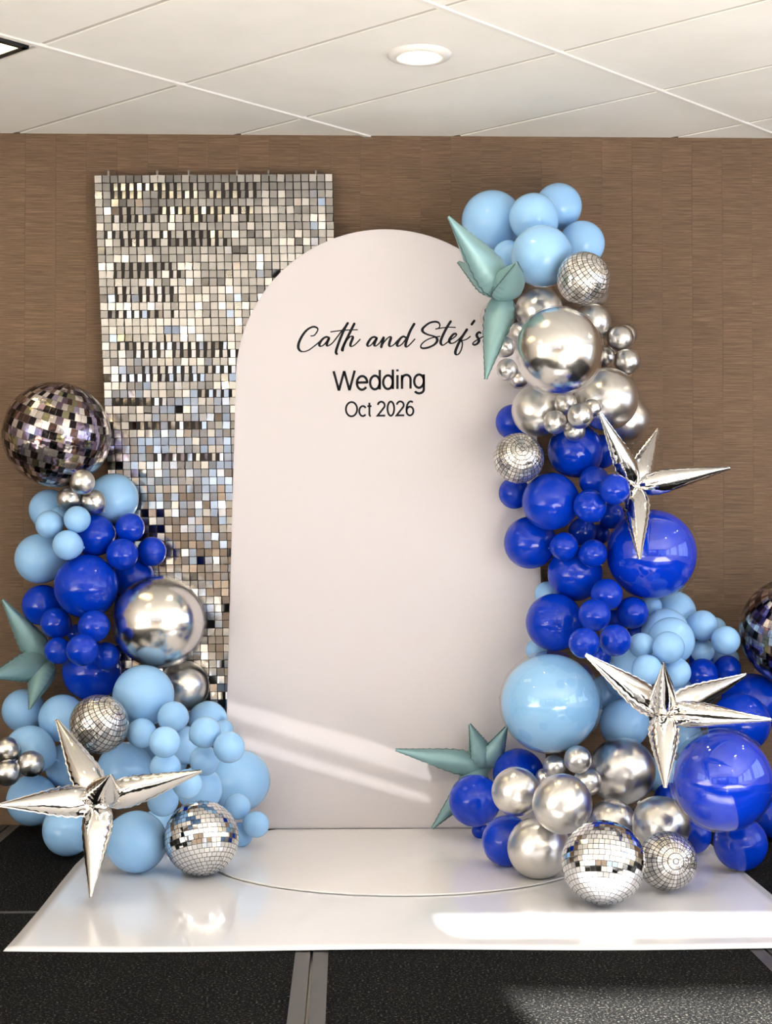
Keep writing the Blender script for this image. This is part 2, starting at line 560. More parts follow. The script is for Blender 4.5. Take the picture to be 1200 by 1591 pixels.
def build_downlights():
    p0 = on_z(652, 84, ZC)
    tv, tf = lathe([(0.062, 0.012), (0.064, 0.0), (0.080, -0.003), (0.102, 0.002), (0.106, 0.012)], 48)
    lv, lf = lathe([(0, 0.006), (0.063, 0.006)], 48)
    mt = mesh_from('trim', tv, tf); mt.materials.append(MATS['lamp_trim']); mt.shade_smooth()
    ml = mesh_from('lens', lv, lf); ml.materials.append(MATS['lamp_lens'])
    spots = [(p0.x, p0.y), (p0.x - 1.9, p0.y - 1.4), (p0.x + 1.9, p0.y - 1.4), (p0.x, p0.y - 2.9), (p0.x - 1.9, p0.y - 4.6), (p0.x + 1.9, p0.y - 4.6), (p0.x + 2.6, p0.y + 0.2)]
    texts = ['round recessed downlight glowing warm above the arch']
    for k, (x, y) in enumerate(spots):
        r = empty('downlight', (x, y, ZC - 0.012))
        t = bpy.data.objects.new('trim', mt); col.objects.link(t); t.parent = r
        l = bpy.data.objects.new('lens', ml); col.objects.link(l); l.parent = r
        tag(r, texts[0] if k == 0 else 'round recessed downlight in the ceiling outside the picture', 'downlight', None if k == 0 else 'downlights out of view')


build_downlights()


def build_floor():
    fl = struct(box('floor', (X0, Y0, -0.08), (X1, Y1, -0.03), 'room_carpet'))
    xs0 = on_z(483, 1500, 0).x
    pw, pl = 1.22, 2.44
    ys0 = on_z(40, 1417, 0).y
    ew, gap = 0.040, 0.004
    i0 = math.floor((X0 - xs0) / pw); j0 = math.floor((Y0 - ys0) / pl)
    for i in range(i0, int((X1 - xs0) / pw) + 1):
        for j in range(j0, int((Y1 - ys0) / pl) + 1):
            a, b = max(X0, xs0 + i * pw + gap), min(X1, xs0 + (i + 1) * pw - gap)
            if j < -1:
                continue
            c, d = max(2.9, ys0 + j * pl + gap), min(Y1, ys0 + (j + 1) * pl - gap)
            if b - a < 0.1 or d - c < 0.1:
                continue
            p = box('stage_panel', (a + ew, c + 0.012, -0.03), (b - ew, d - 0.012, 0.0), 'carpet', fl)
            for e0, e1 in ((a, a + ew), (b - ew, b)):
                box('edge_strip', (e0, c, -0.03), (e1, d, -0.001), 'aluminium_edge', p)
            for e0, e1 in ((c, c + 0.012), (d - 0.012, d)):
                box('end_strip', (a + ew, e0, -0.03), (b - ew, e1, -0.001), 'aluminium_edge', p)


build_floor()


# ------------------------------------------------------------------ white sheet and disc on the floor
def build_sheet():
    def g(px, py):
        p = on_z(px, py, 0.004); return Vector((p.x, p.y))
    left = [g(5, 1478), g(28, 1452), g(62, 1412), g(95, 1370), g(118, 1342), g(140, 1322), g(160, 1306)]
    bl = left[-1] + (left[-1] - left[3]).normalized() * 0.25
    left.append(Vector((bl.x, 6.1)))
    r0, r1 = g(1160, 1357), g(1200, 1390)
    d = (r1 - r0)
    fr = g(1199, 1473); fl = left[0]
    fd = fr - fl
    # front right corner: the front line meets the right edge
    t = (fd.x * (fl.y - r0.y) - fd.y * (fl.x - r0.x)) / (fd.x * d.y - fd.y * d.x)
    cr = r0 + d * t
    br = r0 - d.normalized() * ((6.1 - r0.y) / -d.normalized().y) * 1.0
    br = Vector((r0.x + d.x / d.y * (6.1 - r0.y), 6.1))
    # grid between the left edge and the right edge
    N, M = 60, 28
    L = []
    seg = [(b - a).length for a, b in zip(left, left[1:])]
    tot = sum(seg)
    for i in range(M + 1):
        s = tot * i / M
        for k, sl_ in enumerate(seg):
            if s <= sl_ or k == len(seg) - 1:
                L.append(left[k].lerp(left[k + 1], min(1, s / sl_))); break
            s -= sl_
    V, Fc = [], []
    for i in range(M + 1):
        R = cr.lerp(br, (L[i].y - L[0].y) / (L[-1].y - L[0].y))
        for j in range(N + 1):
            p = L[i].lerp(R, j / N)
            z = 0.0035 + 0.0025 * math.sin(p.x * 5.1 + 1.0) * math.exp(-i / 5)
            V.append((p.x, p.y, max(z, 0.0012)))
    n = len(V)
    V += [(x, y, z - 0.0012) for x, y, z in V]
    for i in range(M):
        for j in range(N):
            a = i * (N + 1) + j; b = a + 1; c = a + N + 2; e = a + N + 1
            Fc.append((a, b, c, e)); Fc.append((n + e, n + c, n + b, n + a))
    rim = [j for j in range(N + 1)] + [i * (N + 1) + N for i in range(1, M + 1)] + [M * (N + 1) + j for j in range(N - 1, -1, -1)] + [i * (N + 1) for i in range(M - 1, 0, -1)]
    for a, b in zip(rim, rim[1:] + rim[:1]):
        Fc.append((b, a, n + a, n + b))
    o = link('floor_sheet', mesh_from('floor_sheet', V, Fc), 'white_vinyl', smooth=True)
    tag(o, 'glossy white vinyl sheet spread on the black stage carpet', 'floor sheet')
    # round white board in front of the arch
    cpt = on_z(606, 1284, 0.01)
    fy = on_z(600, 1390, 0.01).y
    R = 0.668
    cx, cy = cpt.x + 0.015, fy + R
    pts = []
    for k in range(121):
        a = 2 * math.pi * k / 120
        p = (cx + R * math.cos(a), cy + R * math.sin(a)); pts.append(p)
    pts = [p for p in pts[:-1]]
    poly = clip_poly(pts, -9, 9, -9, ARCH_Y - 0.004)
    rt = empty('round_floor_board', (cx, cy, 0))
    top = prism('board_top', [(x - cx, y - cy) for x, y in poly], 0.0066, 0.0105, 'white_disc', rt)
    poly2 = [((x - cx) * 1.002, (y - cy) * 1.002 if y - cy < 0.4 else y - cy) for x, y in poly]
    prism('board_edge', poly2, 0.0062, 0.0095, 'disc_edge', rt)
    tag(rt, 'thin round glossy white board lying in front of the arch', 'floor board')


build_sheet()


# ------------------------------------------------------------------ arch backdrop with its lettering
def arch_z(py):
    return at(600, py, ARCH_Y).z


def build_arch():
    Y = ARCH_Y
    base_z = 0.0108
    z0 = base_z
    cxp = 600
    zc = arch_z(590)
    top = arch_z(356)
    xc = at(cxp, 700, Y).x

    def half(py):     # half width of the tapering board, in metres
        w = 233 + (py - 590) * (252 - 233) / (1284 - 590)
        return px_size(w, at(600, py, Y))
    pts = [(xc - half(1284), z0)]
    hw = half(590)
    pts_r = [(xc + half(1284), z0)]
    arc = []
    n = 64
    for k in range(n + 1):
        a = math.pi * k / n
        arc.append((xc + hw * math.cos(a), zc + (top - zc) * math.sin(a)))
    outline = [pts[0], pts_r[0]] + arc          # counter-clockwise seen from the front
    root = empty('arch_backdrop', (xc, Y, z0))
    th = 0.02
    bm = bmesh.new()
    vs = [bm.verts.new((x - xc, 0, z - z0)) for x, z in outline]
    f = bm.faces.new(vs)
    f.normal_update()
    r = bmesh.ops.extrude_face_region(bm, geom=[f])
    for v in [e for e in r['geom'] if isinstance(e, bmesh.types.BMVert)]:
        v.co.y += th
    bmesh.ops.recalc_face_normals(bm, faces=bm.faces)
    ed = [e for e in bm.edges if all(abs(v.co.y) < 1e-5 for v in e.verts) and e.calc_length() < 2]
    bmesh.ops.bevel(bm, geom=ed, offset=0.003, segments=2, affect='EDGES')
    me = bpy.data.meshes.new('board'); bm.to_mesh(me); bm.free()
    link('board', me, 'arch_white', root)
    boxes('foot', [((-0.3, th, 0), (-0.26, th + 0.055, 0.03)), ((0.26, th, 0), (0.3, th + 0.055, 0.03)), ((-0.28, th, 0.03), (-0.27, th + 0.02, 1.2)), ((0.27, th, 0.03), (0.28, th + 0.02, 1.2))], 'arch_side', root)
    tag(root, 'tall white arched backdrop board with black wedding lettering', 'backdrop')

    # ---- handwritten line: ribbons that swell on the down strokes
    def c6(p):
        return (440 + p[0] * 0.15, 480 + p[1] * 0.15)

    def c7(p):
        return (600 + p[0] * 0.15, 480 + p[1] * 0.15)
    S6 = [
        [(288, 280), (322, 274), (350, 240), (360, 208), (338, 189), (300, 188), (248, 218), (200, 276), (165, 348), (158, 400), (178, 434), (215, 443), (265, 427), (320, 388), (372, 345), (420, 300), (450, 288), (478, 300)],
        [(478, 302), (450, 290), (415, 308), (385, 345), (376, 374), (392, 387), (422, 372), (456, 333), (477, 303), (458, 346), (454, 376), (470, 381), (512, 352), (560, 292), (612, 222), (668, 148)],
        [(670, 148), (640, 200), (594, 305), (558, 405), (548, 448), (557, 466)],
        [(494, 238), (560, 229), (640, 220), (770, 216)],
        [(738, 154), (700, 230), (652, 328), (618, 402), (612, 428), (622, 432), (628, 400), (652, 340), (690, 292), (716, 284), (722, 302), (704, 348), (698, 378), (714, 388), (750, 366), (798, 316)],
        [(972, 302), (945, 291), (914, 303), (886, 340), (873, 372), (886, 386), (916, 370), (950, 326), (972, 300), (952, 345), (946, 376), (964, 382), (1000, 352), (1042, 292), (1030, 340), (1018, 394)],
        [(1018, 392), (1046, 344), (1080, 306), (1106, 289), (1117, 302), (1104, 345), (1100, 376), (1116, 388), (1150, 368), (1185, 330), (1225, 296), (1262, 286)],
    ]
    S7 = [
        [(205, 297), (180, 286), (150, 305), (120, 350), (115, 376), (130, 386), (166, 364), (206, 310), (246, 240), (292, 156)],
        [(292, 156), (250, 230), (216, 320), (202, 374), (214, 393), (246, 370), (298, 314)],
        [(516, 208), (544, 200), (558, 172), (544, 142), (505, 133), (450, 146), (396, 186), (376, 216), (388, 242), (432, 266), (490, 282), (524, 302), (530, 332), (500, 370), (440, 399), (385, 408), (360, 395), (370, 365), (412, 328), (476, 300), (558, 284)],
        [(670, 130), (632, 190), (592, 268), (568, 330), (570, 362), (590, 376), (620, 358), (660, 326), (702, 298), (730, 270), (722, 257), (698, 264), (670, 296), (655, 330), (668, 355), (702, 352), (742, 325), (786, 280), (838, 216)],
        [(516, 208), (580, 197), (650, 190), (718, 192)],
        [(838, 214), (800, 272), (760, 342), (730, 408), (718, 452), (730, 474), (756, 464), (780, 420), (791, 370), (786, 338), (770, 326), (800, 326), (840, 311), (872, 286)],
        [(914, 124), (888, 160)],
        [(980, 250), (966, 241), (946, 256), (940, 280), (956, 305), (964, 330), (946, 360), (916, 372), (899, 360), (920, 337), (960, 312), (1014, 282)],
    ]
    letters = []

    def catmull(p, n=8):
        q = [p[0]] + p + [p[-1]]; out = []
        for i in range(1, len(q) - 2):
            a, b, c, d = q[i - 1], q[i], q[i + 1], q[i + 2]
            for k in range(n):
                t = k / n
                out.append(tuple(0.5 * (2 * b[m] + (c[m] - a[m]) * t + (2 * a[m] - 5 * b[m] + 4 * c[m] - d[m]) * t * t + (3 * b[m] - a[m] - 3 * c[m] + d[m]) * t ** 3) for m in (0, 1)))
        out.append(p[-1]); return out

    def ribbon(pxpts, V, Fc, wmin, wmax, lift):
        pts = catmull(pxpts)
        ws = []
        for i in range(len(pts)):
            a, b = pts[max(0, i - 2)], pts[min(len(pts) - 1, i + 2)]
            dx, dy = b[0] - a[0], b[1] - a[1]
            l = math.hypot(dx, dy) or 1
            down = abs(dy) / l if dy > 0 else 0.18 * abs(dy) / l
            # a left-down stroke of the capitals swells most
            ws.append(wmin + (wmax - wmin) * max(down, 0.55 * max(0, -dx / l)))
        ws = [sum(ws[max(0, i - 3):i + 4]) / len(ws[max(0, i - 3):i + 4]) for i in range(len(ws))]
        n0 = len(V)
        m = len(pts)
        for i, p in enumerate(pts):
            a, b = pts[max(0, i - 1)], pts[min(m - 1, i + 1)]
            dx, dy = b[0] - a[0], b[1] - a[1]
            l = math.hypot(dx, dy) or 1
            nx, ny = -dy / l * ws[i] / 2, dx / l * ws[i] / 2
            for q in ((p[0] + nx, p[1] + ny), (p[0] - nx, p[1] - ny)):
                w = at(q[0], q[1], Y)
                V.append((w.x - xc, -lift, w.z - z0))
        for i in range(m - 1):
            a = n0 + 2 * i
            Fc.append((a, a + 1, a + 3, a + 2))
        # round ends
        for i, sgn in ((0, -1), (m - 1, 1)):
            p = pts[i]; k0 = len(V)
            for k in range(10):
                an = 2 * math.pi * k / 10
                w = at(p[0] + ws[i] / 2 * math.cos(an), p[1] + ws[i] / 2 * math.sin(an), Y)
                V.append((w.x - xc, -lift, w.z - z0))
            Fc.append(tuple(range(k0, k0 + 10)))
    V, Fc = [], []
    for k, s in enumerate(S6):
        ribbon([c6(p) for p in s], V, Fc, 1.8, 4.3, 0.0008 + 0.00002 * k)
    for k, s in enumerate(S7):
        ribbon([c7(p) for p in s], V, Fc, 1.8, 4.4, 0.001 + 0.00002 * k)
    o = link('script_lettering', mesh_from('script_lettering', V, Fc), 'lettering', root)
    o['label'] = 'black handwritten script lettering across the upper arch'

    # ---- plain upright lettering, drawn stroke by stroke (unit: cap height 1, y up)
    def arc(cx, cy, rx, ry, a0, a1, n=22):
        return [(cx + rx * math.cos(math.radians(a0 + (a1 - a0) * k / n)), cy + ry * math.sin(math.radians(a0 + (a1 - a0) * k / n))) for k in range(n + 1)]
    xh = 0.72
    G = {
        'W': (0.98, [[(0.03, 1), (0.26, 0)], [(0.26, 0), (0.49, 0.99)], [(0.49, 0.99), (0.72, 0)], [(0.72, 0), (0.95, 1)]]),
        'e': (0.58, [[(0.07, 0.38), (0.51, 0.38)] + arc(0.29, 0.36, 0.225, 0.345, 4, 322)]),
        'd': (0.57, [[(0.48, 1), (0.48, 0.0)], arc(0.27, 0.36, 0.21, 0.345, 0, 360, 30)]),
        'i': (0.22, [[(0.11, 0), (0.11, 0.71)], [(0.11, 0.90), (0.11, 1.0)]]),
        'n': (0.56, [[(0.09, 0), (0.09, 0.71)], [(0.09, 0.42)] + arc(0.275, 0.47, 0.185, 0.235, 170, 0) + [(0.46, 0)]]),
        'g': (0.57, [[(0.48, 0.71), (0.48, -0.04)] + arc(0.28, -0.05, 0.20, 0.20, 0, -155), arc(0.27, 0.37, 0.21, 0.335, 0, 360, 30)]),
        'O': (0.80, [arc(0.40, 0.5, 0.335, 0.49, 0, 360, 36)]),
        'c': (0.52, [arc(0.28, 0.36, 0.215, 0.345, 38, 318)]),
        't': (0.30, [[(0.15, 0.93), (0.15, 0.16)] + arc(0.235, 0.13, 0.085, 0.115, 170, 275, 8), [(0.03, 0.69), (0.28, 0.69)]]),
        '2': (0.57, [arc(0.28, 0.73, 0.205, 0.255, 172, -28) + [(0.06, 0.03), (0.52, 0.03)]]),
        '0': (0.57, [arc(0.285, 0.5, 0.20, 0.485, 0, 360, 32)]),
        '6': (0.57, [arc(0.29, 0.32, 0.205, 0.30, 0, 360, 28), arc(0.335, 0.42, 0.25, 0.56, 60, 196, 16)]),
        ' ': (0.28, []),
    }

    def words(name, text, left, right, base, cap, sw, label, tilt):
        tot = sum(G[c][0] for c in text)
        kx = (right - left) / tot
        V, Fc = [], []
        pen = 0.0
        for c in text:
            for st in G[c][1]:
                pts = []
                for x, y in st:
                    X = left + (pen + x) * kx
                    pts.append((X, base - y * cap - tilt * ((X - left) / (right - left) - 0.5)))
                closed = math.hypot(pts[0][0] - pts[-1][0], pts[0][1] - pts[-1][1]) < 0.01
                m = len(pts); n0 = len(V)
                for k, p in enumerate(pts):
                    if closed:
                        a, b = pts[(k - 1) % (m - 1)], pts[(k + 1) % (m - 1)]
                        miter = 1.0
                    else:
                        a, b = pts[max(0, k - 1)], pts[min(m - 1, k + 1)]
                        miter = 1.0
                    def nrm(u, v):
                        l = math.hypot(v[0] - u[0], v[1] - u[1]) or 1
                        return (-(v[1] - u[1]) / l, (v[0] - u[0]) / l)
                    n1, n2 = nrm(a, p) if a != p else nrm(p, b), nrm(p, b) if b != p else nrm(a, p)
                    nx, ny = n1[0] + n2[0], n1[1] + n2[1]
                    l = math.hypot(nx, ny) or 1
                    nx, ny = nx / l, ny / l
                    miter = 1 / max(0.38, nx * n1[0] + ny * n1[1])
                    for sg in (1, -1):
                        w = at(p[0] + sg * nx * sw / 2 * miter, p[1] + sg * ny * sw / 2 * miter, Y)
                        V.append((w.x - xc, -0.0009, w.z - z0))
                for k in range(m - 1):
                    a = n0 + 2 * k
                    Fc.append((a, a + 1, a + 3, a + 2))
            pen += G[c][0]
        o = link(name, mesh_from(name, V, Fc), 'lettering', root); o['label'] = label
    words('word_lettering', 'Wedding', 517.5, 662, 605.2, 30.5, 3.8, 'black sans lettering reading Wedding', 4.0)
    words('date_lettering', 'Oct 2026', 536, 644.5, 646.5, 22.6, 3.0, 'black sans lettering reading Oct 2026', 1.5)


build_arch()


# ------------------------------------------------------------------ sequin wall
def build_sequins():
    Y = SEQ_Y
    NC, NR = 30, 70
    pitch = 12.37
    root = empty('sequin_wall', at(340, 1150, Y + 0.02))
    rl = root.location.copy()

    def pos(c, r):            # c, r in cells, the top edge is r = 0
        py = 272.5 + r * 12.36 - c * 0.08
        sh = 0.047 - 0.018 * c / NC
        return at(146 + c * pitch + sh * (py - 272), py, Y)
    # backing panels, ten sequins by ten
    for bc in range(3):
        for br in range(7):
            q = [pos(bc * 10 + a, br * 10 + b) for a, b in ((0, 0), (10, 0), (10, 10), (0, 10))]
            V = [tuple(p + Vector((0, 0.010, 0)) - rl) for p in q] + [tuple(p + Vector((0, 0.014, 0)) - rl) for p in q]
            link('backing_panel', mesh_from('backing_panel', V, [(0, 1, 2, 3), (7, 6, 5, 4), (0, 4, 5, 1), (1, 5, 6, 2), (2, 6, 7, 3), (3, 7, 4, 0)]), 'sequin_backing', root)
    for hx in (168, 244, 293, 368, 417, 491):
        p = at(hx, 268, Y) - rl
        v, f = lathe([(0, 0.011), (0.004, 0.010), (0.0045, 0.002), (0.003, -0.004), (0.0055, -0.010), (0, -0.012)], 10)
        o = link('hook', mesh_from('hook', v, f), 'clip_metal', root, True); o.location = (p.x, p.y + 0.008, p.z)
    s = px_size(pitch, at(340, 700, Y))
    w, h, th = s * 0.87 / 2, s * 0.92, 0.0004
    v, f = box_data((-w, -th, -h), (w, 0, 0))
    # the little pin that carries it
    pv, pf = box_data((-0.0011, -0.0012, -0.0034), (0.0011, 0.0, -0.0012))
    unit_v = v + pv; unit_f = f + [tuple(i + 8 for i in q) for q in pf]
    unit = mesh_from('sequin', v, f); unit.materials.append(MATS['sequin'])
    R = random.Random(3)
    V, Fc = [], []
    TWIST = {1: (2, 20), 2: (2, 20), 4: (3, 19), 5: (2, 19), 7: (1, 16), 8: (2, 16), 11: (2, 9), 12: (2, 10), 14: (2, 9), 15: (2, 9), 17: (1, 9),
             21: (2, 19), 22: (3, 19), 24: (3, 18), 25: (2, 12), 27: (12, 18), 28: (1, 7), 31: (3, 12), 35: (6, 14)}
    vis = []
    for r in range(NR):
        # whole rows hang alike in stretches, as the wind of the room left them
        for c in range(NC):
            p = pos(c + 0.5, r + 0.03) - rl
            wild = R.random() < 0.22
            rx = R.gauss(0.0, 7.0 if wild else 1.3); rz = R.gauss(0, 9.0 if wild else 2.2); ry = R.gauss(0, 1.6)
            nar = 1.0
            lo_hi = TWIST.get(r)
            if lo_hi and lo_hi[0] <= c <= lo_hi[1] and R.random() < 0.88:
                rz = R.gauss(-17, 4); rx = R.gauss(0, 1.5); nar = R.uniform(0.5, 0.72)        # turned edge on, a dark gap opens beside it
                p = p + Vector(((0.5 - nar / 2) * 0.85 * s, 0, 0))
            m = Matrix.Translation(p) @ Euler((math.radians(rx), math.radians(ry), math.radians(rz))).to_matrix().to_4x4() @ Matrix.Diagonal((nar, 1, 1, 1))
            vis.append((r, c, m))
    # the ones that show best in the photograph are objects, the rest one part
    single = [x for x in vis if x[0] < 10]
    rest = [x for x in vis if x[0] >= 10]
    for r, c, m in single:
        o = bpy.data.objects.new('sequin', unit); col.objects.link(o); o.parent = root; o.matrix_local = m
    for r, c, m in rest:
        n = len(V)
        V += [tuple(m @ Vector(q)) for q in v]; Fc += [tuple(i + n for i in q) for q in f]
    o = link('sequin_field', mesh_from('sequin_field', V, Fc), 'sequin', root); o['kind'] = 'stuff'
    tag(root, 'silver sequin shimmer wall of square mirrored sequins behind the arch', 'sequin wall')


build_sequins()


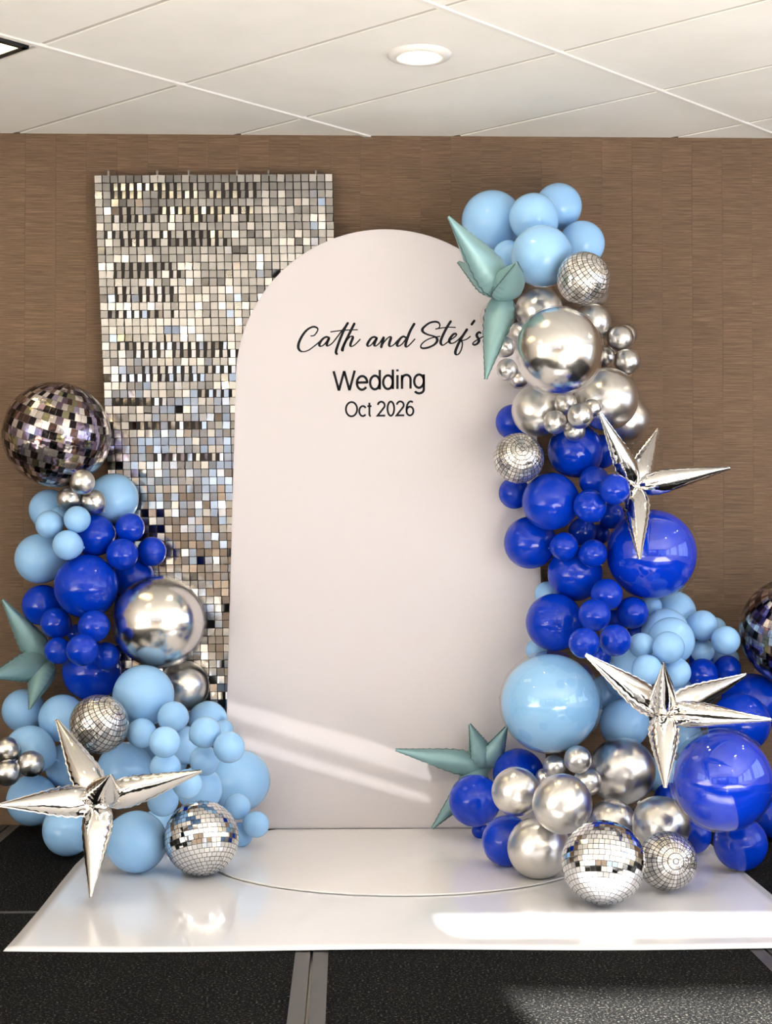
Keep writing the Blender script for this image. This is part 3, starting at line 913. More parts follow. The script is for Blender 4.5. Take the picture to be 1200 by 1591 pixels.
# ------------------------------------------------------------------ balloons
# kind, x, y, radius (pixels of the photograph), layer (larger stands further forward), on the floor?, label
LB, RB, CH = 'lb', 'rb', 'ch'
B = [
    # --- right garland, top
    (LB, 765, 343, 47.5, 1, 0, 'large light blue balloon, leftmost of those crowning the right garland'),
    (LB, 868, 321, 36.5, 1, 0, 'light blue balloon at the very top of the right garland'),
    (LB, 829, 338, 38, 2, 0, 'light blue balloon in the middle of the right garland\'s crown'),
    (LB, 904, 379, 36, 2, 0, 'light blue balloon just above the small disco balloon at the right garland\'s top'),
    (LB, 790, 397, 24, 2, 0, 'half hidden light blue balloon behind the top teal starburst'),
    (LB, 842, 398, 48, 3, 0, 'large light blue balloon left of the small disco balloon in the crown'),
    # --- silver part
    (CH, 922, 456, 24, 1, 0, 'silver balloon mostly hidden behind the topmost disco balloon'),
    (CH, 838, 482, 37, 2, 0, 'silver balloon between the top teal starburst and the big chrome orb'),
    (CH, 922, 500, 28, 2, 0, 'silver balloon under the topmost disco balloon, behind the chrome orb\'s right shoulder'),
    (CH, 774, 492, 27, 1, 0, 'silver balloon half hidden behind the top teal starburst\'s downward spike'),
    (CH, 811, 520, 21, 2, 0, 'sliver of silver balloon left of the big chrome orb of the right garland'),
    (CH, 784, 539, 16.5, 4, 0, 'small silver balloon, upper of the two left of the right chrome orb'),
    (CH, 788, 574, 17, 4, 0, 'small silver balloon, lower of the two left of the right chrome orb'),
    (CH, 806, 590, 14.5, 3, 0, 'small silver balloon tucked under the right chrome orb\'s lower left'),
    (CH, 972, 521, 18, 2, 0, 'small silver balloon peeking out behind the upper right silver trio'),
    (CH, 964, 526, 21, 4, 0, 'small silver balloon, topmost of the trio right of the chrome orb'),
    (CH, 940, 554, 17, 3, 0, 'small silver balloon, innermost of the trio right of the chrome orb'),
    (CH, 975, 562, 20, 4, 0, 'small silver balloon, lowest of the trio right of the chrome orb'),
    (CH, 973, 652, 37, 2, 0, 'silver balloon at the right edge behind the upper silver starburst\'s tip'),
    (CH, 943, 620, 49, 3, 0, 'large silver balloon right under the big chrome orb of the right garland'),
    (CH, 835, 638, 40, 4, 0, 'large silver balloon above the small disco balloon at the arch edge'),
    (CH, 921, 634, 14, 4, 0, 'small silver balloon, rearmost of the cluster below the right chrome orb'),
    (CH, 879, 627, 18, 5, 0, 'small silver balloon, topmost of the cluster below the right chrome orb'),
    (CH, 893, 669, 17, 5, 0, 'small silver balloon, lowest of the cluster below the right chrome orb'),
    (CH, 863, 656, 18.5, 6, 0, 'small silver balloon, leftmost of the cluster below the right chrome orb'),
    (CH, 902, 646, 20, 6, 0, 'small silver balloon, rightmost front one below the right chrome orb'),
    # --- royal blue part
    (RB, 798, 656, 28, 1, 0, 'royal blue balloon above the small disco balloon at the arch edge'),
    (RB, 933, 702, 27, 1, 0, 'royal blue balloon behind the upper silver starburst\'s upper left spike'),
    (RB, 894, 700, 43, 2, 0, 'large royal blue balloon directly under the silver cluster'),
    (RB, 800, 766, 25, 1, 0, 'royal blue balloon below the small disco balloon at the arch edge'),
    (RB, 824, 843, 41, 3, 0, 'large royal blue balloon sticking out left over the arch edge'),
    (RB, 856, 779, 45, 4, 0, 'large royal blue balloon below and right of the disco balloon at the arch edge'),
    (RB, 894, 891, 43, 3, 0, 'large royal blue balloon left of the royal blue bubble balloon'),
    (RB, 932, 830, 16, 3, 0, 'small royal blue balloon hidden deepest in the royal blue cluster'),
    (RB, 950, 801, 21, 4, 0, 'small royal blue balloon left of the upper starburst\'s downward spike'),
    (RB, 924, 748, 24, 4, 0, 'small royal blue balloon, topmost of the royal blue cluster'),
    (RB, 917, 786, 26, 6, 0, 'royal blue balloon in the middle of the royal blue cluster'),
    (RB, 955, 760, 24, 6, 0, 'small royal blue balloon touching the upper silver starburst\'s centre'),
    (RB, 905, 826, 22, 5, 0, 'small royal blue balloon above the pair left of the royal bubble'),
    (RB, 877, 849, 22, 6, 0, 'small royal blue balloon, left one of the pair beside the royal bubble'),
    (RB, 922, 860, 22, 6, 0, 'small royal blue balloon, right one of the pair beside the royal bubble'),
    # --- transition at the arch edge
    (LB, 851, 923, 20, 1, 0, 'light blue balloon peeking out at the arch edge above the royal blue one'),
    (LB, 834, 1010, 17, 1, 0, 'light blue balloon peeking out just above the pale blue bubble balloon'),
    (RB, 862, 967, 45, 3, 0, 'large royal blue balloon directly above the pale blue bubble balloon'),
    (RB, 957, 963, 16, 3, 0, 'small royal blue balloon hidden in the middle of the lower royal cluster'),
    (RB, 988, 984, 14, 2, 0, 'small dark royal blue balloon beside the pale blue trio'),
    (RB, 934, 1021, 16, 3, 0, 'small royal blue balloon low behind the pair over the pale bubble'),
    (RB, 943, 924, 25, 5, 0, 'royal blue balloon under the royal bubble\'s lower left edge'),
    (RB, 983, 952, 25, 5, 0, 'royal blue balloon furthest right in the lower royal cluster'),
    (RB, 924, 956, 25.5, 6, 0, 'royal blue balloon in the centre of the lower royal cluster'),
    (RB, 956, 995, 25, 6, 0, 'royal blue balloon at the bottom right of the lower royal cluster'),
    (RB, 908, 999, 24, 6, 0, 'royal blue balloon at the bottom left of the lower royal cluster'),
    # --- light blue shoulder
    (LB, 1048, 952, 34, 1, 0, 'light blue balloon just under the royal bubble, against the brown wall'),
    (LB, 1012, 942, 17, 2, 0, 'light blue balloon wedged under the royal blue bubble'),
    (LB, 1034, 982, 37, 2, 0, 'light blue balloon behind the one carrying the pale blue trio'),
    (LB, 1043, 996, 37, 3, 0, 'light blue balloon directly behind the pale blue trio'),
    (LB, 1039, 1006, 25, 6, 0, 'small light blue balloon at the top of the trio above the lower starburst'),
    (LB, 998, 1003, 20, 5, 0, 'small light blue balloon at the left of the trio above the lower starburst'),
    (LB, 1006, 1041, 24, 6, 0, 'small light blue balloon left of the lower starburst\'s upright spike'),
    (LB, 1050, 1045, 24, 5, 0, 'small light blue balloon right of the lower starburst\'s upright spike'),
    (LB, 1112, 976, 17, 2, 0, 'light blue balloon peeking out behind the right shoulder pair'),
    (LB, 1092, 1011, 19, 3, 0, 'light blue balloon below the gap of the right shoulder pair'),
    (LB, 1092, 972, 24, 4, 0, 'light blue balloon, left of the pair on the right shoulder'),
    (LB, 1128, 995, 22.5, 4, 0, 'light blue balloon touching the big mosaic globe at the right edge'),
    (LB, 1128, 1025, 21, 2, 0, 'light blue balloon behind the royal pair below the right shoulder'),
    (RB, 1090, 1029, 19, 2, 0, 'royal blue balloon behind the right shoulder\'s royal pair'),
    (RB, 1092, 1047, 24, 4, 0, 'royal blue balloon, left of the pair below the right shoulder'),
    (RB, 1131, 1039, 21, 4, 0, 'royal blue balloon, right of the pair below the right shoulder'),
    # --- core behind the lower starburst
    (LB, 944, 1076, 28, 1, 0, 'light blue balloon between the pale bubble and the lower starburst'),
    (LB, 975, 1045, 39, 2, 0, 'large light blue balloon behind the lower starburst\'s upper left spike'),
    (LB, 971, 1124, 39, 2, 0, 'large light blue balloon above the largest silver balloon of the right base'),
    (LB, 1056, 1079, 30, 2, 0, 'light blue balloon behind the lower starburst\'s right spikes'),
    (LB, 1064, 1145, 28, 1, 0, 'light blue balloon below the lower starburst\'s right spikes'),
    (LB, 1030, 1203, 30, 1, 0, 'light blue balloon behind the lower starburst\'s downward spike'),
    (RB, 1170, 1092, 46, 2, 0, 'dark royal blue balloon below the big mosaic globe at the right edge'),
    (RB, 1150, 1124, 47, 3, 0, 'large royal blue balloon behind the lower starburst\'s rightmost spike'),
    (RB, 1206, 1268, 36, 2, 0, 'royal blue balloon cut off by the picture\'s right edge near the floor'),
    # --- right base
    (RB, 746, 1290, 13, 1, 0, 'sliver of royal blue balloon low behind the leftmost pair of the right base'),
    (RB, 806, 1203, 40, 2, 0, 'royal blue balloon under the pale bubble, behind the silver ones'),
    (RB, 738, 1244, 40.5, 3, 0, 'royal blue balloon leftmost of the right base'),
    (RB, 789, 1307, 40, 4, 1, 'royal blue balloon on the white floor beside the leftmost silver one'),
    (RB, 1041, 1240, 24, 1, 0, 'royal blue balloon peeking out left of the lower right royal bubble'),
    (RB, 1078, 1298, 28, 3, 1, 'small royal blue balloon low under the lower right royal bubble'),
    (RB, 1151, 1311, 42, 4, 1, 'royal blue balloon on the white floor below the lower right royal bubble'),
    (CH, 967, 1198, 52, 4, 0, 'largest silver balloon of the right base, below the lower starburst'),
    (CH, 952, 1280, 38, 4, 0, 'silver balloon behind the mirror ball on the right'),
    (CH, 1028, 1282, 45, 5, 0, 'silver balloon above the small disco balloon on the floor'),
    (CH, 802, 1230, 38, 5, 0, 'silver balloon, leftmost of the right base'),
    (CH, 837, 1317, 48.5, 5, 1, 'silver balloon on the white floor left of the right mirror ball'),
    (CH, 845, 1207, 13, 5, 0, 'tiny silver balloon, rearmost of the small cluster on the right base'),
    (CH, 862, 1191, 18, 6, 0, 'small silver balloon, left of the small cluster on the right base'),
    (CH, 913, 1215, 22, 6, 0, 'small silver balloon, right of the small cluster on the right base'),
    (CH, 898, 1180, 21.5, 7, 0, 'small silver balloon, topmost of the small cluster on the right base'),
    (CH, 874, 1249, 46.5, 7, 0, 'large silver balloon frontmost above the right mirror ball'),
    # --- left garland, top
    (LB, 77, 792, 32, 1, 0, 'light blue balloon below the mosaic globe on the left garland'),
    (LB, 176, 775, 39.5, 1, 0, 'large light blue balloon at the top right of the left garland'),
    (CH, 107, 775, 18.5, 4, 0, 'small silver balloon, left of the trio under the left mosaic globe'),
    (CH, 146, 780, 19, 4, 0, 'small silver balloon, right of the trio under the left mosaic globe'),
    (CH, 128, 749, 19.5, 5, 0, 'small silver balloon, top of the trio under the left mosaic globe'),
    (LB, 92, 800, 14, 2, 0, 'small light blue balloon hidden behind the upper left trio'),
    (LB, 62, 868, 39, 2, 0, 'large light blue balloon at the left edge of the left garland'),
    (RB, 147, 832, 33, 2, 0, 'royal blue balloon beside the light blue trio of the left garland'),
    (LB, 120, 807, 21, 5, 0, 'small light blue balloon, right of the trio on the left garland'),
    (LB, 77, 815, 22, 5, 0, 'small light blue balloon, left of the trio on the left garland'),
    (LB, 105, 847, 23.5, 5, 0, 'small light blue balloon, bottom of the trio on the left garland'),
    (RB, 202, 820, 23, 4, 0, 'small royal blue balloon, top of the trio in front of the sequins'),
    (RB, 236, 857, 23, 4, 0, 'small royal blue balloon, right of the trio in front of the sequins'),
    (RB, 190, 861, 25, 5, 0, 'small royal blue balloon, bottom left of the trio in front of the sequins'),
    (RB, 207, 897, 33, 1, 0, 'royal blue balloon showing over the left chrome orb'),
    (RB, 66, 940, 32, 2, 0, 'royal blue balloon above the left teal starburst'),
    (RB, 134, 911, 50, 4, 0, 'largest royal blue balloon of the left garland'),
    (RB, 118, 984, 14, 3, 0, 'small royal blue balloon hidden in the left garland\'s royal cluster'),
    (RB, 87, 968, 24, 4, 0, 'royal blue balloon at the upper left of the left royal cluster'),
    (RB, 146, 973, 25, 5, 0, 'royal blue balloon at the upper right of the left royal cluster'),
    (RB, 90, 1011, 21, 4, 0, 'royal blue balloon at the lower left of the left royal cluster'),
    (RB, 165, 1019, 21.5, 4, 0, 'royal blue balloon at the lower right of the left royal cluster'),
    (RB, 128, 1010, 25, 6, 0, 'royal blue balloon at the front centre of the left royal cluster'),
    (RB, 143, 1043, 46, 2, 0, 'large royal blue balloon behind the left foil disco balloon'),
    # --- left garland, lower
    (CH, 286, 1066, 39.5, 1, 0, 'silver balloon just below the left chrome orb'),
    (LB, 37, 1104, 34, 2, 0, 'light blue balloon under the left teal starburst'),
    (LB, 97, 1116, 37, 3, 0, 'light blue balloon left of the foil disco balloon'),
    (LB, 46, 1166, 39, 3, 0, 'light blue balloon behind the silver trio at the left edge'),
    (LB, 106, 1190, 36, 2, 0, 'light blue balloon behind the left silver starburst\'s upper spike'),
    (LB, 50, 1243, 40, 2, 0, 'light blue balloon behind the left silver starburst\'s left spike'),
    (LB, 105, 1291, 39, 3, 1, 'light blue balloon low beside the left silver starburst\'s downward spike'),
    (LB, 223, 1081, 48, 4, 0, 'large light blue balloon under the left chrome orb'),
    (LB, 195, 1198, 45, 3, 0, 'large light blue balloon above the left silver starburst\'s right spike'),
    (LB, 212, 1308, 48, 5, 1, 'large light blue balloon on the white floor left of the mirror ball'),
    (LB, 323, 1120, 31, 1, 0, 'light blue balloon against the sequins\' bottom right corner'),
    (LB, 347, 1134, 16, 2, 0, 'sliver of light blue balloon beside the arch\'s left edge'),
    (LB, 287, 1158, 30, 2, 0, 'light blue balloon hidden behind the left garland\'s small ones'),
    (LB, 372, 1213, 48, 2, 0, 'large light blue balloon in front of the arch\'s lower left edge'),
    (LB, 310, 1226, 36, 3, 0, 'light blue balloon right behind the left starburst\'s right spike tip'),
    (LB, 240, 1160, 26, 1, 0, 'light blue balloon deep in the left base'),
    (LB, 250, 1290, 34, 1, 0, 'light blue balloon low behind the left mirror ball'),
    (CH, 11, 1165, 20, 5, 0, 'small silver balloon, top of the trio at the left edge'),
    (CH, 48, 1187, 21, 5, 0, 'small silver balloon, right of the trio at the left edge'),
    (CH, 11, 1201, 20.5, 6, 0, 'small silver balloon, bottom of the trio at the left edge'),
    (LB, 220, 1139, 23.5, 5, 0, 'small light blue balloon right of the left foil disco balloon'),
    (LB, 269, 1114, 24.5, 6, 0, 'small light blue balloon, topmost of the left base\'s small ones'),
    (LB, 276, 1187, 15, 4, 0, 'tiny light blue balloon hidden between the left base\'s small ones'),
    (LB, 256, 1153, 24.5, 7, 0, 'small light blue balloon in the middle of the left base\'s small ones'),
    (LB, 257, 1193, 24.5, 6, 0, 'small light blue balloon above the left starburst\'s right spike'),
    (LB, 319, 1138, 24.5, 5, 0, 'small light blue balloon, upper left of the trio by the arch'),
    (LB, 356, 1161, 24.5, 5, 0, 'small light blue balloon, rightmost of the trio by the arch'),
    (LB, 318, 1182, 23.5, 4, 0, 'small light blue balloon, lowest of the trio by the arch'),
    (LB, 291, 1218, 23, 6, 0, 'small light blue balloon behind the tip of the left starburst\'s right spike'),
    (LB, 253, 1244, 24.5, 5, 0, 'small light blue balloon above the left mirror ball\'s left side'),
    (LB, 369, 1253, 20.5, 4, 0, 'small light blue balloon, top of the three right of the left mirror ball'),
    (LB, 398, 1281, 20.5, 4, 0, 'small light blue balloon, rightmost of the left garland near the floor'),
    (LB, 374, 1297, 19, 3, 0, 'small light blue balloon tucked right behind the left mirror ball'),
]
# special round things: key, x, y, radius, layer, floor
SP = [
    ('orb_r', 868, 545, 70, 5, 0), ('disc_top', 907, 433, 42, 4, 0), ('disc_arch', 806, 712, 39.5, 5, 0),
    ('bub_royal', 1015, 860, 73, 4, 0), ('bub_pale', 856, 1091, 80, 4, 0), ('bub_low', 1122, 1212, 81, 5, 0),
    ('globe_r', 1236, 980, 86, 3, 0), ('mirror_r', 938, 1340, 65, 8, 1), ('disc_floor', 1037, 1338, 46, 7, 1),
    ('globe_l', 88, 675, 84, 2, 0), ('orb_l', 247, 966, 73.5, 3, 0), ('disc_l', 154, 1125, 46, 5, 0),
    ('mirror_l', 313, 1302, 58, 8, 1),
    ('star_s1', 988, 757, 17, 7, 0), ('star_s2', 1031, 1107, 17, 8, 0), ('star_s3', 155, 1243, 18, 8, 0),
    ('star_t1', 783, 455, 24, 3, 0), ('star_t2', 72, 1030, 16, 4, 0), ('star_t3', 755, 1192, 18, 1, 0),
]


def solve():
    items = []
    for k, b in enumerate(B):
        items.append(dict(key=k, x=b[1], y=b[2], r=b[3], L=b[4], fl=b[5]))
    for s in SP:
        items.append(dict(key=s[0], x=s[1], y=s[2], r=s[3], L=s[4], fl=s[5]))
    items.sort(key=lambda q: q['L'])
    done = []
    for q in items:
        zfl = 0.006

        def sphere(Y):
            c = at(q['x'], q['y'], Y)
            return c, px_size(q['r'], c)
        if q['fl']:
            lo, hi = 3.0, 6.3
            for _ in range(50):
                mid = (lo + hi) / 2
                c, r = sphere(mid)
                if c.z - r > zfl:
                    lo = mid
                else:
                    hi = mid
            Y = lo
        else:
            # against the arch where it is, against the wall beside it
            back = ARCH_Y - 0.004 if 330 < q['x'] < 885 else (SEQ_Y - 0.02 if q['x'] <= 330 else 6.24)
            Y = back - px_size(q['r'], at(q['x'], q['y'], back))
            # never through the floor
            while True:
                c, r = sphere(Y)
                if c.z - r > zfl:
                    break
                Y -= 0.01
            # lower balloons stand further forward in the garland
            for _ in range(12):
                moved = False
                for d in done:
                    c, r = sphere(Y)
                    v = d['c'] - c
                    lat2 = v.x * v.x + v.z * v.z
                    need = 1.002 * (r + d['R'])
                    if lat2 < need * need:
                        dy = math.sqrt(need * need - lat2)
                        if d['c'].y - Y < dy - 1e-4:
                            Y = d['c'].y - dy; moved = True
                if not moved:
                    break
        c, r = sphere(Y)
        q['c'], q['R'] = c, r
        q['Y'] = Y
        done.append(q)
    # settle what still crosses: the one behind is pushed back if it can, else the one in front comes forward
    for it in range(120):
        bad = 0
        for a in range(len(done)):
            for b in range(a + 1, len(done)):
                p, q = done[a], done[b]          # q stands in front of p, or beside it
                v = p['c'] - q['c']
                need = p['R'] + q['R']
                if v.length < need * 0.998:
                    bad += 1
                    lat2 = v.x * v.x + v.z * v.z
                    step = min(0.02, math.sqrt(max(need * need - lat2, 0)) - (p['Y'] - q['Y']) + 0.002)
                    if not q['fl'] and not str(q['key']).startswith('star'):
                        q['Y'] -= max(step, 0.003)
                    elif not p['fl']:
                        p['Y'] += max(step, 0.003)
                    for z in (p, q):
                        if not z['fl']:
                            z['c'] = at(z['x'], z['y'], z['Y']); z['R'] = px_size(z['r'], z['c'])
        if not bad:
            break
    return {q['key']: (q['c'], q['R']) for q in done}


POS = solve()


def balloon_mesh():
    # inflated latex: a sphere drawn out to a neck with a rolled knot, axis -z is the neck
    prof = []
    n = 30
    for i in range(n + 1):
        a = math.pi * i / n
        r, z = math.sin(a), math.cos(a)
        if z < 0:
            z *= 1 + 0.10 * (-z) ** 3
            r *= 1 - 0.05 * (-z) ** 2 if z > -1 else 1
        prof.append((max(r, 0), z))
    prof = [p for p in prof if p[1] > -1.04]
    prof[0] = (0, prof[0][1])
    prof += [(0.075, -1.10), (0.05, -1.13), (0.04, -1.16), (0.075, -1.18), (0.085, -1.20), (0.07, -1.22), (0.05, -1.215), (0, -1.19)]
    v, f = lathe(prof, 44)
    # lathe faces point outward when the profile runs from top to bottom reversed
    f = [tuple(reversed(q)) for q in f]
    me = mesh_from('balloon', v, f); me.shade_smooth()
    return me


NAMES = {LB: ('light_blue_balloon', 'latex_light_blue', 'light blue balloons of the garlands'),
         RB: ('royal_blue_balloon', 'latex_royal_blue', 'royal blue balloons of the garlands'),
         CH: ('silver_balloon', 'chrome_latex', 'silver chrome balloons of the garlands')}
base_me = balloon_mesh()
BM = {}
for k, (nm, mt, gr) in NAMES.items():
    me = base_me.copy(); me.name = nm; me.materials.append(MATS[mt]); BM[k] = me


def place_round(o, c, r, axis):
    o.location = c
    o.rotation_mode = 'QUATERNION'
    o.rotation_quaternion = Vector((0, 0, -1)).rotation_difference(axis)
    o.scale = (r, r, r)


def build_balloons():
    R = random.Random(11)
    for k, (kind, x, y, r, L, fl, label) in enumerate(B):
        c, rr = POS[k]
        o = bpy.data.objects.new(NAMES[kind][0], BM[kind]); col.objects.link(o)
        gx = at(900 if x > 600 else 170, y, c.y).x
        # the tied neck points into the garland, where there is room for it
        best = None
        for t in range(60):
            ax = Vector(((gx - c.x) * 1.2 + R.uniform(-0.7, 0.7), R.uniform(0.15, 1.0), R.uniform(-0.7, 0.7))).normalized()
            clear = 9.0
            for f_ in (1.06, 1.14, 1.21):
                tip = c + ax * rr * f_
                clear = min(clear, (ARCH_Y if 330 < x < 850 else SEQ_Y) - 0.003 - tip.y, tip.z - 0.02)
                for kk, (cc, r2) in POS.items():
                    if kk != k:
                        clear = min(clear, (cc - tip).length - r2 - 0.085 * rr)
            if best is None or clear > best[0]:
                best = (clear, ax)
            if clear > 0.002:
                break
        ax = best[1]
        place_round(o, c, rr, ax)
        tag(o, label, 'balloon', NAMES[kind][2])


build_balloons()


def build_specials():
    sv, sf = lathe([(math.sin(math.pi * i / 40), -math.cos(math.pi * i / 40)) for i in range(41)], 64)

    def sphere_mesh(name, m, sq=1.0):
        me = mesh_from(name, [(a, b, c * sq) for a, b, c in sv], sf); me.materials.append(MATS[m]); me.shade_smooth(); return me

    def orb(key, label, name, inner, inner_mat, shift=(0, 0, 0), inner_r=0.965):
        c, r = POS[key]
        root = empty(name, c)
        me = base_me.copy() if inner_mat.startswith('bubble') else sphere_mesh(inner, inner_mat)
        if not me.materials:
            me.materials.append(MATS[inner_mat])
        o = bpy.data.objects.new(inner, me); col.objects.link(o); o.parent = root
        o.scale = (r * inner_r,) * 3; o.location = Vector(shift) * r
        o.rotation_euler = (math.radians(80 if inner_mat.startswith('bubble') else 0), 0, 0)
        s = bpy.data.objects.new('clear_film', sphere_mesh('clear_film', 'clear_film')); col.objects.link(s); s.parent = root
        s.scale = (r * 1.0,) * 3
        # welded seam round the film and the tied tail at the back
        vv, ff = lathe([(1.0, 0.006), (1.012, 0), (1.0, -0.006)], 72)
        ring = link('seam', mesh_from('seam', vv, ff), 'clear_film', root, True); ring.scale = (r,) * 3
        ring.rotation_euler = (math.radians(-16), math.radians(6), 0)
        vv, ff = lathe([(0.02, 0.98), (0.03, 1.05), (0.05, 1.10), (0.0, 1.11)], 12)
        tl = link('tail', mesh_from('tail', vv, ff), 'clear_film', root, True); tl.scale = (r,) * 3; tl.rotation_euler = (math.radians(-80), 0, 0)
        tag(root, label, 'balloon')
    orb('orb_r', 'big chrome silver orb balloon in the right garland', 'orb_balloon', 'inner_balloon', 'chrome_orb')
    orb('orb_l', 'big chrome silver orb balloon in the left garland', 'orb_balloon', 'inner_balloon', 'chrome_orb')
    orb('bub_royal', 'big glossy royal blue bubble balloon below the upper silver starburst', 'bubble_balloon', 'inner_balloon', 'bubble_royal_blue', (-0.03, 0, -0.01), 0.955)
    orb('bub_low', 'big glossy royal blue bubble balloon at the right base', 'bubble_balloon', 'inner_balloon', 'bubble_royal_blue', (0.02, 0, -0.02), 0.95)
    orb('bub_pale', 'big glossy pale blue bubble balloon in the right garland', 'bubble_balloon', 'inner_balloon', 'bubble_light_blue', (-0.01, 0, -0.02), 0.955)

    def foil_ball(key, name, m, label, tilt, sq, nm='foil'):
        c, r = POS[key]
        root = empty(name, c)
        o = bpy.data.objects.new(nm, sphere_mesh(nm, m, sq)); col.objects.link(o); o.parent = root
        o.scale = (r,) * 3; o.rotation_euler = [math.radians(a) for a in tilt]
        vv, ff = lathe([(0.03, -0.97 * sq), (0.045, -1.03 * sq), (0.07, -1.07 * sq), (0.0, -1.075 * sq)], 16)
        t = link('neck', mesh_from('neck', vv, ff), 'silver_foil', root, True); t.scale = (r,) * 3; t.rotation_euler = (math.radians(75), 0, 0)
        tag(root, label, 'disco balloon')
    foil_ball('disc_top', 'disco_balloon', 'disco_print', 'small silver foil disco balloon near the top of the right garland', (58, 24, 30), 0.98)
    foil_ball('disc_arch', 'disco_balloon', 'disco_print', 'small silver foil disco balloon over the arch\'s right edge', (70, -20, 10), 0.97)
    foil_ball('disc_l', 'disco_balloon', 'disco_print', 'silver foil disco balloon above the left silver starburst', (40, 38, 20), 1.0)
    foil_ball('disc_floor', 'disco_balloon', 'disco_print', 'silver foil disco balloon on the floor right of the mirror ball', (78, 30, 0), 1.0)
    foil_ball('globe_l', 'mosaic_globe_balloon', 'mosaic_print', 'big dark mosaic globe balloon on top of the left garland', (8, 17, 0), 0.97)
    foil_ball('globe_r', 'mosaic_globe_balloon', 'mosaic_print', 'big dark mosaic globe balloon cut off by the right picture edge', (15, -38, 40), 0.97)

    def mirror(key, label, tilt, seed):
        c, r = POS[key]
        R = random.Random(seed)
        root = empty('mirror_ball', c)
        core = bpy.data.objects.new('core', sphere_mesh('core', 'mirror_ball_core')); col.objects.link(core); core.parent = root
        core.scale = (r * 0.975,) * 3
        V, Fc = [], []
        rows = 24
        for i in range(rows):
            a0, a1 = math.pi * (i + 0.06) / rows, math.pi * (i + 0.94) / rows
            am = (a0 + a1) / 2
            n = max(4, int(2 * rows * math.sin(am)))
            ph = R.random()
            for k in range(n):
                b0, b1 = 2 * math.pi * (k + 0.05 + ph) / n, 2 * math.pi * (k + 0.95 + ph) / n
                pts = [Vector((math.sin(a) * math.cos(b), math.sin(a) * math.sin(b), math.cos(a))) for a, b in ((a0, b0), (a1, b0), (a1, b1), (a0, b1))]
                mid = sum(pts, Vector()) / 4
                ax = Vector((R.gauss(0, 1), R.gauss(0, 1), R.gauss(0, 1))).normalized()
                rot = Matrix.Rotation(R.gauss(0, 0.035), 3, ax)
                nrm = mid.normalized()
                n0 = len(V)
                for p in pts:
                    V.append(tuple(((rot @ (p - mid)) + mid) * r))
                for p in pts:
                    V.append(tuple(((rot @ (p - mid)) * 0.97 + mid - nrm * 0.03) * r))
                q = [n0 + t for t in range(4)]
                Fc.append(tuple(q))
                for t in range(4):
                    Fc.append((n0 + t, n0 + 4 + t, n0 + 4 + (t + 1) % 4, n0 + (t + 1) % 4))
        tl = link('mirror_tiles', mesh_from('mirror_tiles', V, Fc), 'mirror_tile', root); tl['kind'] = 'stuff'
        tl.rotation_euler = [math.radians(a) for a in tilt]
        vv, ff = lathe([(0, 1.03), (0.06, 1.03), (0.09, 1.0), (0.10, 0.985)], 20)
        cp = link('cap', mesh_from('cap', vv, [tuple(reversed(q)) for q in ff]), 'clip_metal', root, True); cp.scale = (r,) * 3; cp.rotation_euler = tl.rotation_euler
        tag(root, label, 'mirror ball')
    mirror('mirror_r', 'mirror ball on the white floor in front of the right garland', (-28, 8, 0), 5)
    mirror('mirror_l', 'mirror ball on the white floor beside the left garland', (-24, -10, 0), 6)


build_specials()


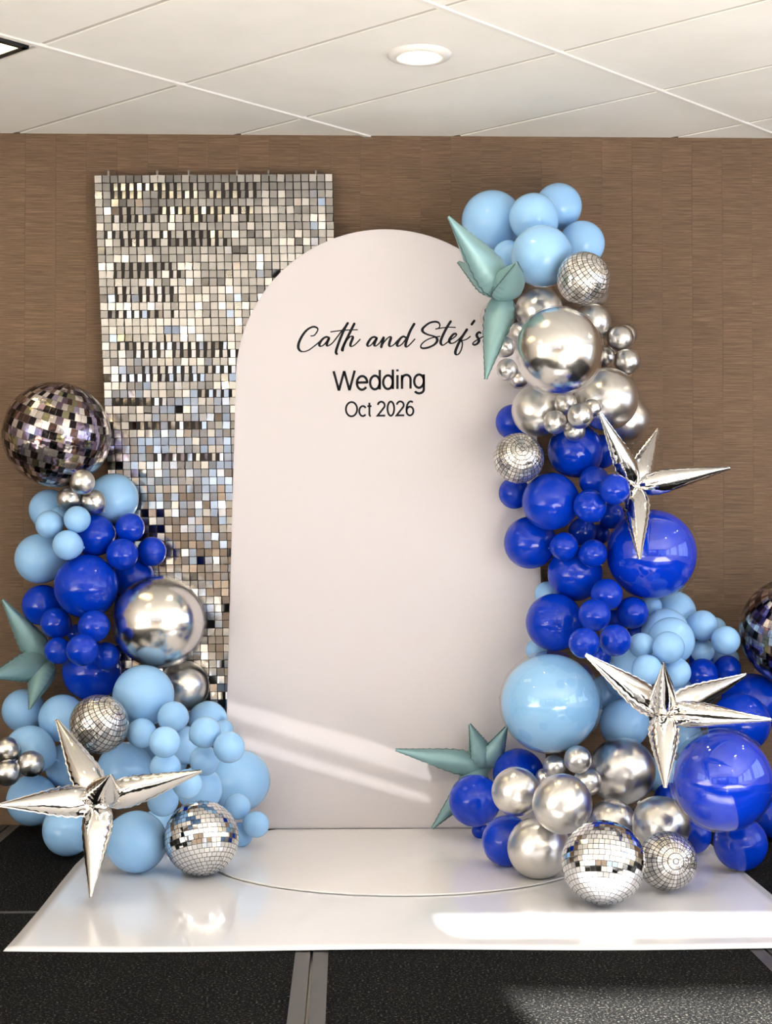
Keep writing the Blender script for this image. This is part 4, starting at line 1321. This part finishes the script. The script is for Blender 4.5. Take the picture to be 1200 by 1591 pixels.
# ------------------------------------------------------------------ starburst foil balloons
def spike_mesh(length, width, material, seam_mat, roll=0.0, seed=0):
    """spike along +z, two welded seams at +-x"""
    R = random.Random(seed)
    prof = [(0.0, 0.20), (0.04, 0.46), (0.09, 0.72), (0.15, 0.90), (0.22, 0.99), (0.29, 1.0), (0.38, 0.93), (0.5, 0.78), (0.62, 0.6), (0.74, 0.42), (0.86, 0.24), (0.95, 0.11), (1.0, 0.05)]

    def prof_at(t):
        for (a, x), (b, y) in zip(prof, prof[1:]):
            if t <= b:
                return x + (y - x) * (t - a) / (b - a)
        return prof[-1][1]
    n, seg = 44, 28
    V, Fc = [], []
    ph = [R.uniform(0, 6.28) for _ in range(4)]
    for i in range(n + 1):
        t = i / n
        w = prof_at(t) * width / 2
        for k in range(seg):
            a = 2 * math.pi * k / seg
            ca, sa = math.cos(a), math.sin(a)
            near = abs(ca) ** 3
            pinch = 1 + near * 0.10 * math.sin(t * 70 + ph[0] + (0 if ca > 0 else 1.7)) * (1 - t) * (0.3 + t)
            crease = 1 - 0.10 * max(0, math.cos(2 * a + ph[1])) * math.sin(math.pi * min(1, t * 1.2)) * 0.6
            wr = 1 + 0.03 * math.sin(a * 5 + ph[2] + t * 9) * (1 - t)
            dep = 0.86
            V.append((w * ca * pinch * wr, w * sa * dep * crease * wr, t * length))
    for i in range(n):
        for k in range(seg):
            k2 = (k + 1) % seg
            Fc.append((i * seg + k, i * seg + k2, (i + 1) * seg + k2, (i + 1) * seg + k))
    V.append((0, 0, 0)); V.append((0, 0, length * 1.004))
    for k in range(seg):
        k2 = (k + 1) % seg
        Fc.append((len(V) - 2, k2, k)); Fc.append((n * seg + k, n * seg + k2, len(V) - 1))
    me = mesh_from('spike', V, Fc); me.materials.append(MATS[material]); me.shade_smooth()
    # seams: flat welded rims
    SV, SF = [], []
    for s in (-1, 1):
        b0 = len(SV)
        for i in range(3, n + 1):
            t = i / n
            w = prof_at(t) * width / 2
            p = 1 + 0.10 * math.sin(t * 70 + ph[0] + (0 if s > 0 else 1.7)) * (1 - t) * (0.3 + t)
            x0 = s * (w * p * 0.97); x1 = s * (w * p + 0.0035 + 0.0008 * math.sin(i * 2.3))
            for x, y in ((x0, -0.0012), (x1, -0.0006), (x1, 0.0006), (x0, 0.0012)):
                SV.append((x, y, t * length))
        m = n - 2
        for i in range(m - 1):
            for k in range(4):
                a = b0 + i * 4 + k; b = b0 + i * 4 + (k + 1) % 4
                SF.append((a, b, b + 4, a + 4))
    sm = mesh_from('seam', SV, SF); sm.materials.append(MATS[seam_mat])
    return me, sm


def starburst(key, name, label, material, seam_mat, tips, width, seed, off=(0, 0, 0)):
    c, r = POS[key]
    px, py = next((q[1], q[2]) for q in SP if q[0] == key)
    c = at(px, py, off[2] or c.y + off[1])
    def tip_at(c, tx, ty, L, sgn):
        dy = 0.0
        for _ in range(8):
            p = at(tx, ty, c.y + dy)
            l2 = Vector((p.x - c.x, 0, p.z - c.z)).length
            dy = sgn * math.sqrt(max(L * L - l2 * l2, 0))
        return at(tx, ty, c.y + dy)

    def hits(c):
        n = 0
        for tx, ty, L, sgn, w, roll in tips:
            p = tip_at(c, tx, ty, L, sgn)
            for k in range(1, 21):
                q = c.lerp(p, k / 20)
                hw = 0.5 * w * width * min(1, k / 4, (21 - k) / 14)
                if q.z - hw * 0.3 < 0.004 or q.y + hw > ARCH_Y and 355 < tx < 845:
                    n += 1
                for kk, (cc, r2) in POS.items():
                    if kk != key and (cc - q).length < r2 + hw * 0.85:
                        n += 1
        return n
    if not off[2]:
        best = None
        for k in range(0, 24):
            cc = at(px, py, c.y - 0.02 * k)
            h = hits(cc) + 0.05 * k
            if best is None or h < best[0]:
                best = (h, cc)
        c = best[1]
    root = empty(name, c)
    for k, (tx, ty, L, sgn, w, roll) in enumerate(tips):
        # the tip lies on the sight line through (tx, ty) at the real spike length from the centre
        p0 = at(tx, ty, c.y)
        lat = (p0 - c).length
        dy = sgn * math.sqrt(max(L * L - lat * lat, 0))
        for _ in range(6):
            p = at(tx, ty, c.y + dy)
            l2 = Vector((p.x - c.x, 0, p.z - c.z)).length
            dy = sgn * math.sqrt(max(L * L - l2 * l2, 0))
        p = at(tx, ty, c.y + dy)
        d = p - c
        me, sm = spike_mesh(d.length, w * width, material, seam_mat, roll, seed * 17 + k)
        o = bpy.data.objects.new('spike', me); col.objects.link(o); o.parent = root
        q = Vector((0, 0, 1)).rotation_difference(d.normalized())
        # turn the seams so that they lie across the view
        z = d.normalized(); x = z.cross(Vector((0, -1, 0)))
        if x.length < 0.05:
            x = Vector((1, 0, 0))
        x.normalize(); y = z.cross(x)
        M = Matrix((x, y, z)).transposed()
        M = M @ Matrix.Rotation(math.radians(roll), 3, 'Z')
        o.rotation_euler = M.to_euler()
        s = bpy.data.objects.new('seam', sm); col.objects.link(s); s.parent = o
    v, f = lathe([(math.sin(math.pi * i / 14), -math.cos(math.pi * i / 14)) for i in range(15)], 20)
    h = link('hub', mesh_from('hub', v, f), material, root, True); h.scale = (0.022,) * 3
    tag(root, label, 'starburst balloon')


SIL = ('silver_foil', 'silver_seam')
TEA = ('teal_foil', 'teal_seam')
starburst('star_s1', 'silver_starburst', 'silver starburst balloon above the royal bubble, against the brown wall', *SIL,
          [(932, 640, 0.33, -1, 1.0, 20), (1023, 667, 0.29, 1, 1.1, 20), (1135, 727, 0.35, -1, 1.05, 30), (994, 869, 0.33, -1, 1.0, 15)], 0.088, 1)
starburst('star_s2', 'silver_starburst', 'silver starburst balloon in front of the right garland\'s lower half', *SIL,
          [(910, 1017, 0.33, -1, 1.0, 20), (1031, 1030, 0.30, -1, 1.0, 40), (1160, 1048, 0.34, 1, 1.0, 10), (1199, 1118, 0.36, -1, 1.0, 35), (1034, 1224, 0.30, -1, 1.0, 10)], 0.088, 2)
starburst('star_s3', 'silver_starburst', 'silver starburst balloon in front of the left garland with one tip on the floor', *SIL,
          [(88, 1118, 0.33, 1, 1.0, 20), (-2, 1251, 0.33, -1, 1.05, 30), (313, 1198, 0.35, -1, 1.0, 15), (141, 1394, 0.325, -1, 1.05, 25), (172, 1204, 0.22, -1, 1.15, 40)], 0.095, 3, (0, 0, 5.07))
starburst('star_t1', 'teal_starburst', 'muted teal starburst balloon at the arch\'s upper right', *TEA,
          [(697, 337, 0.37, -1, 1.15, 25), (712, 407, 0.28, 1, 0.8, 10), (755, 589, 0.37, -1, 0.86, 20), (803, 408, 0.24, -1, 1.1, 50)], 0.118, 4)
starburst('star_t2', 'teal_starburst', 'muted teal starburst balloon at the picture\'s left edge', *TEA,
          [(4, 932, 0.30, -1, 1.0, 20), (-18, 1052, 0.30, -1, 1.1, 10), (46, 1102, 0.27, -1, 1.0, 30)], 0.105, 5)
starburst('star_t3', 'teal_starburst', 'muted teal starburst balloon at the arch\'s foot, left of the right garland', *TEA,
          [(615, 1165, 0.36, -1, 1.0, 20), (730, 1125, 0.19, -1, 1.1, 30), (788, 1128, 0.19, -1, 1.0, 20), (672, 1287, 0.32, -1, 1.0, 15)], 0.09, 6, (0, 0, 6.105))
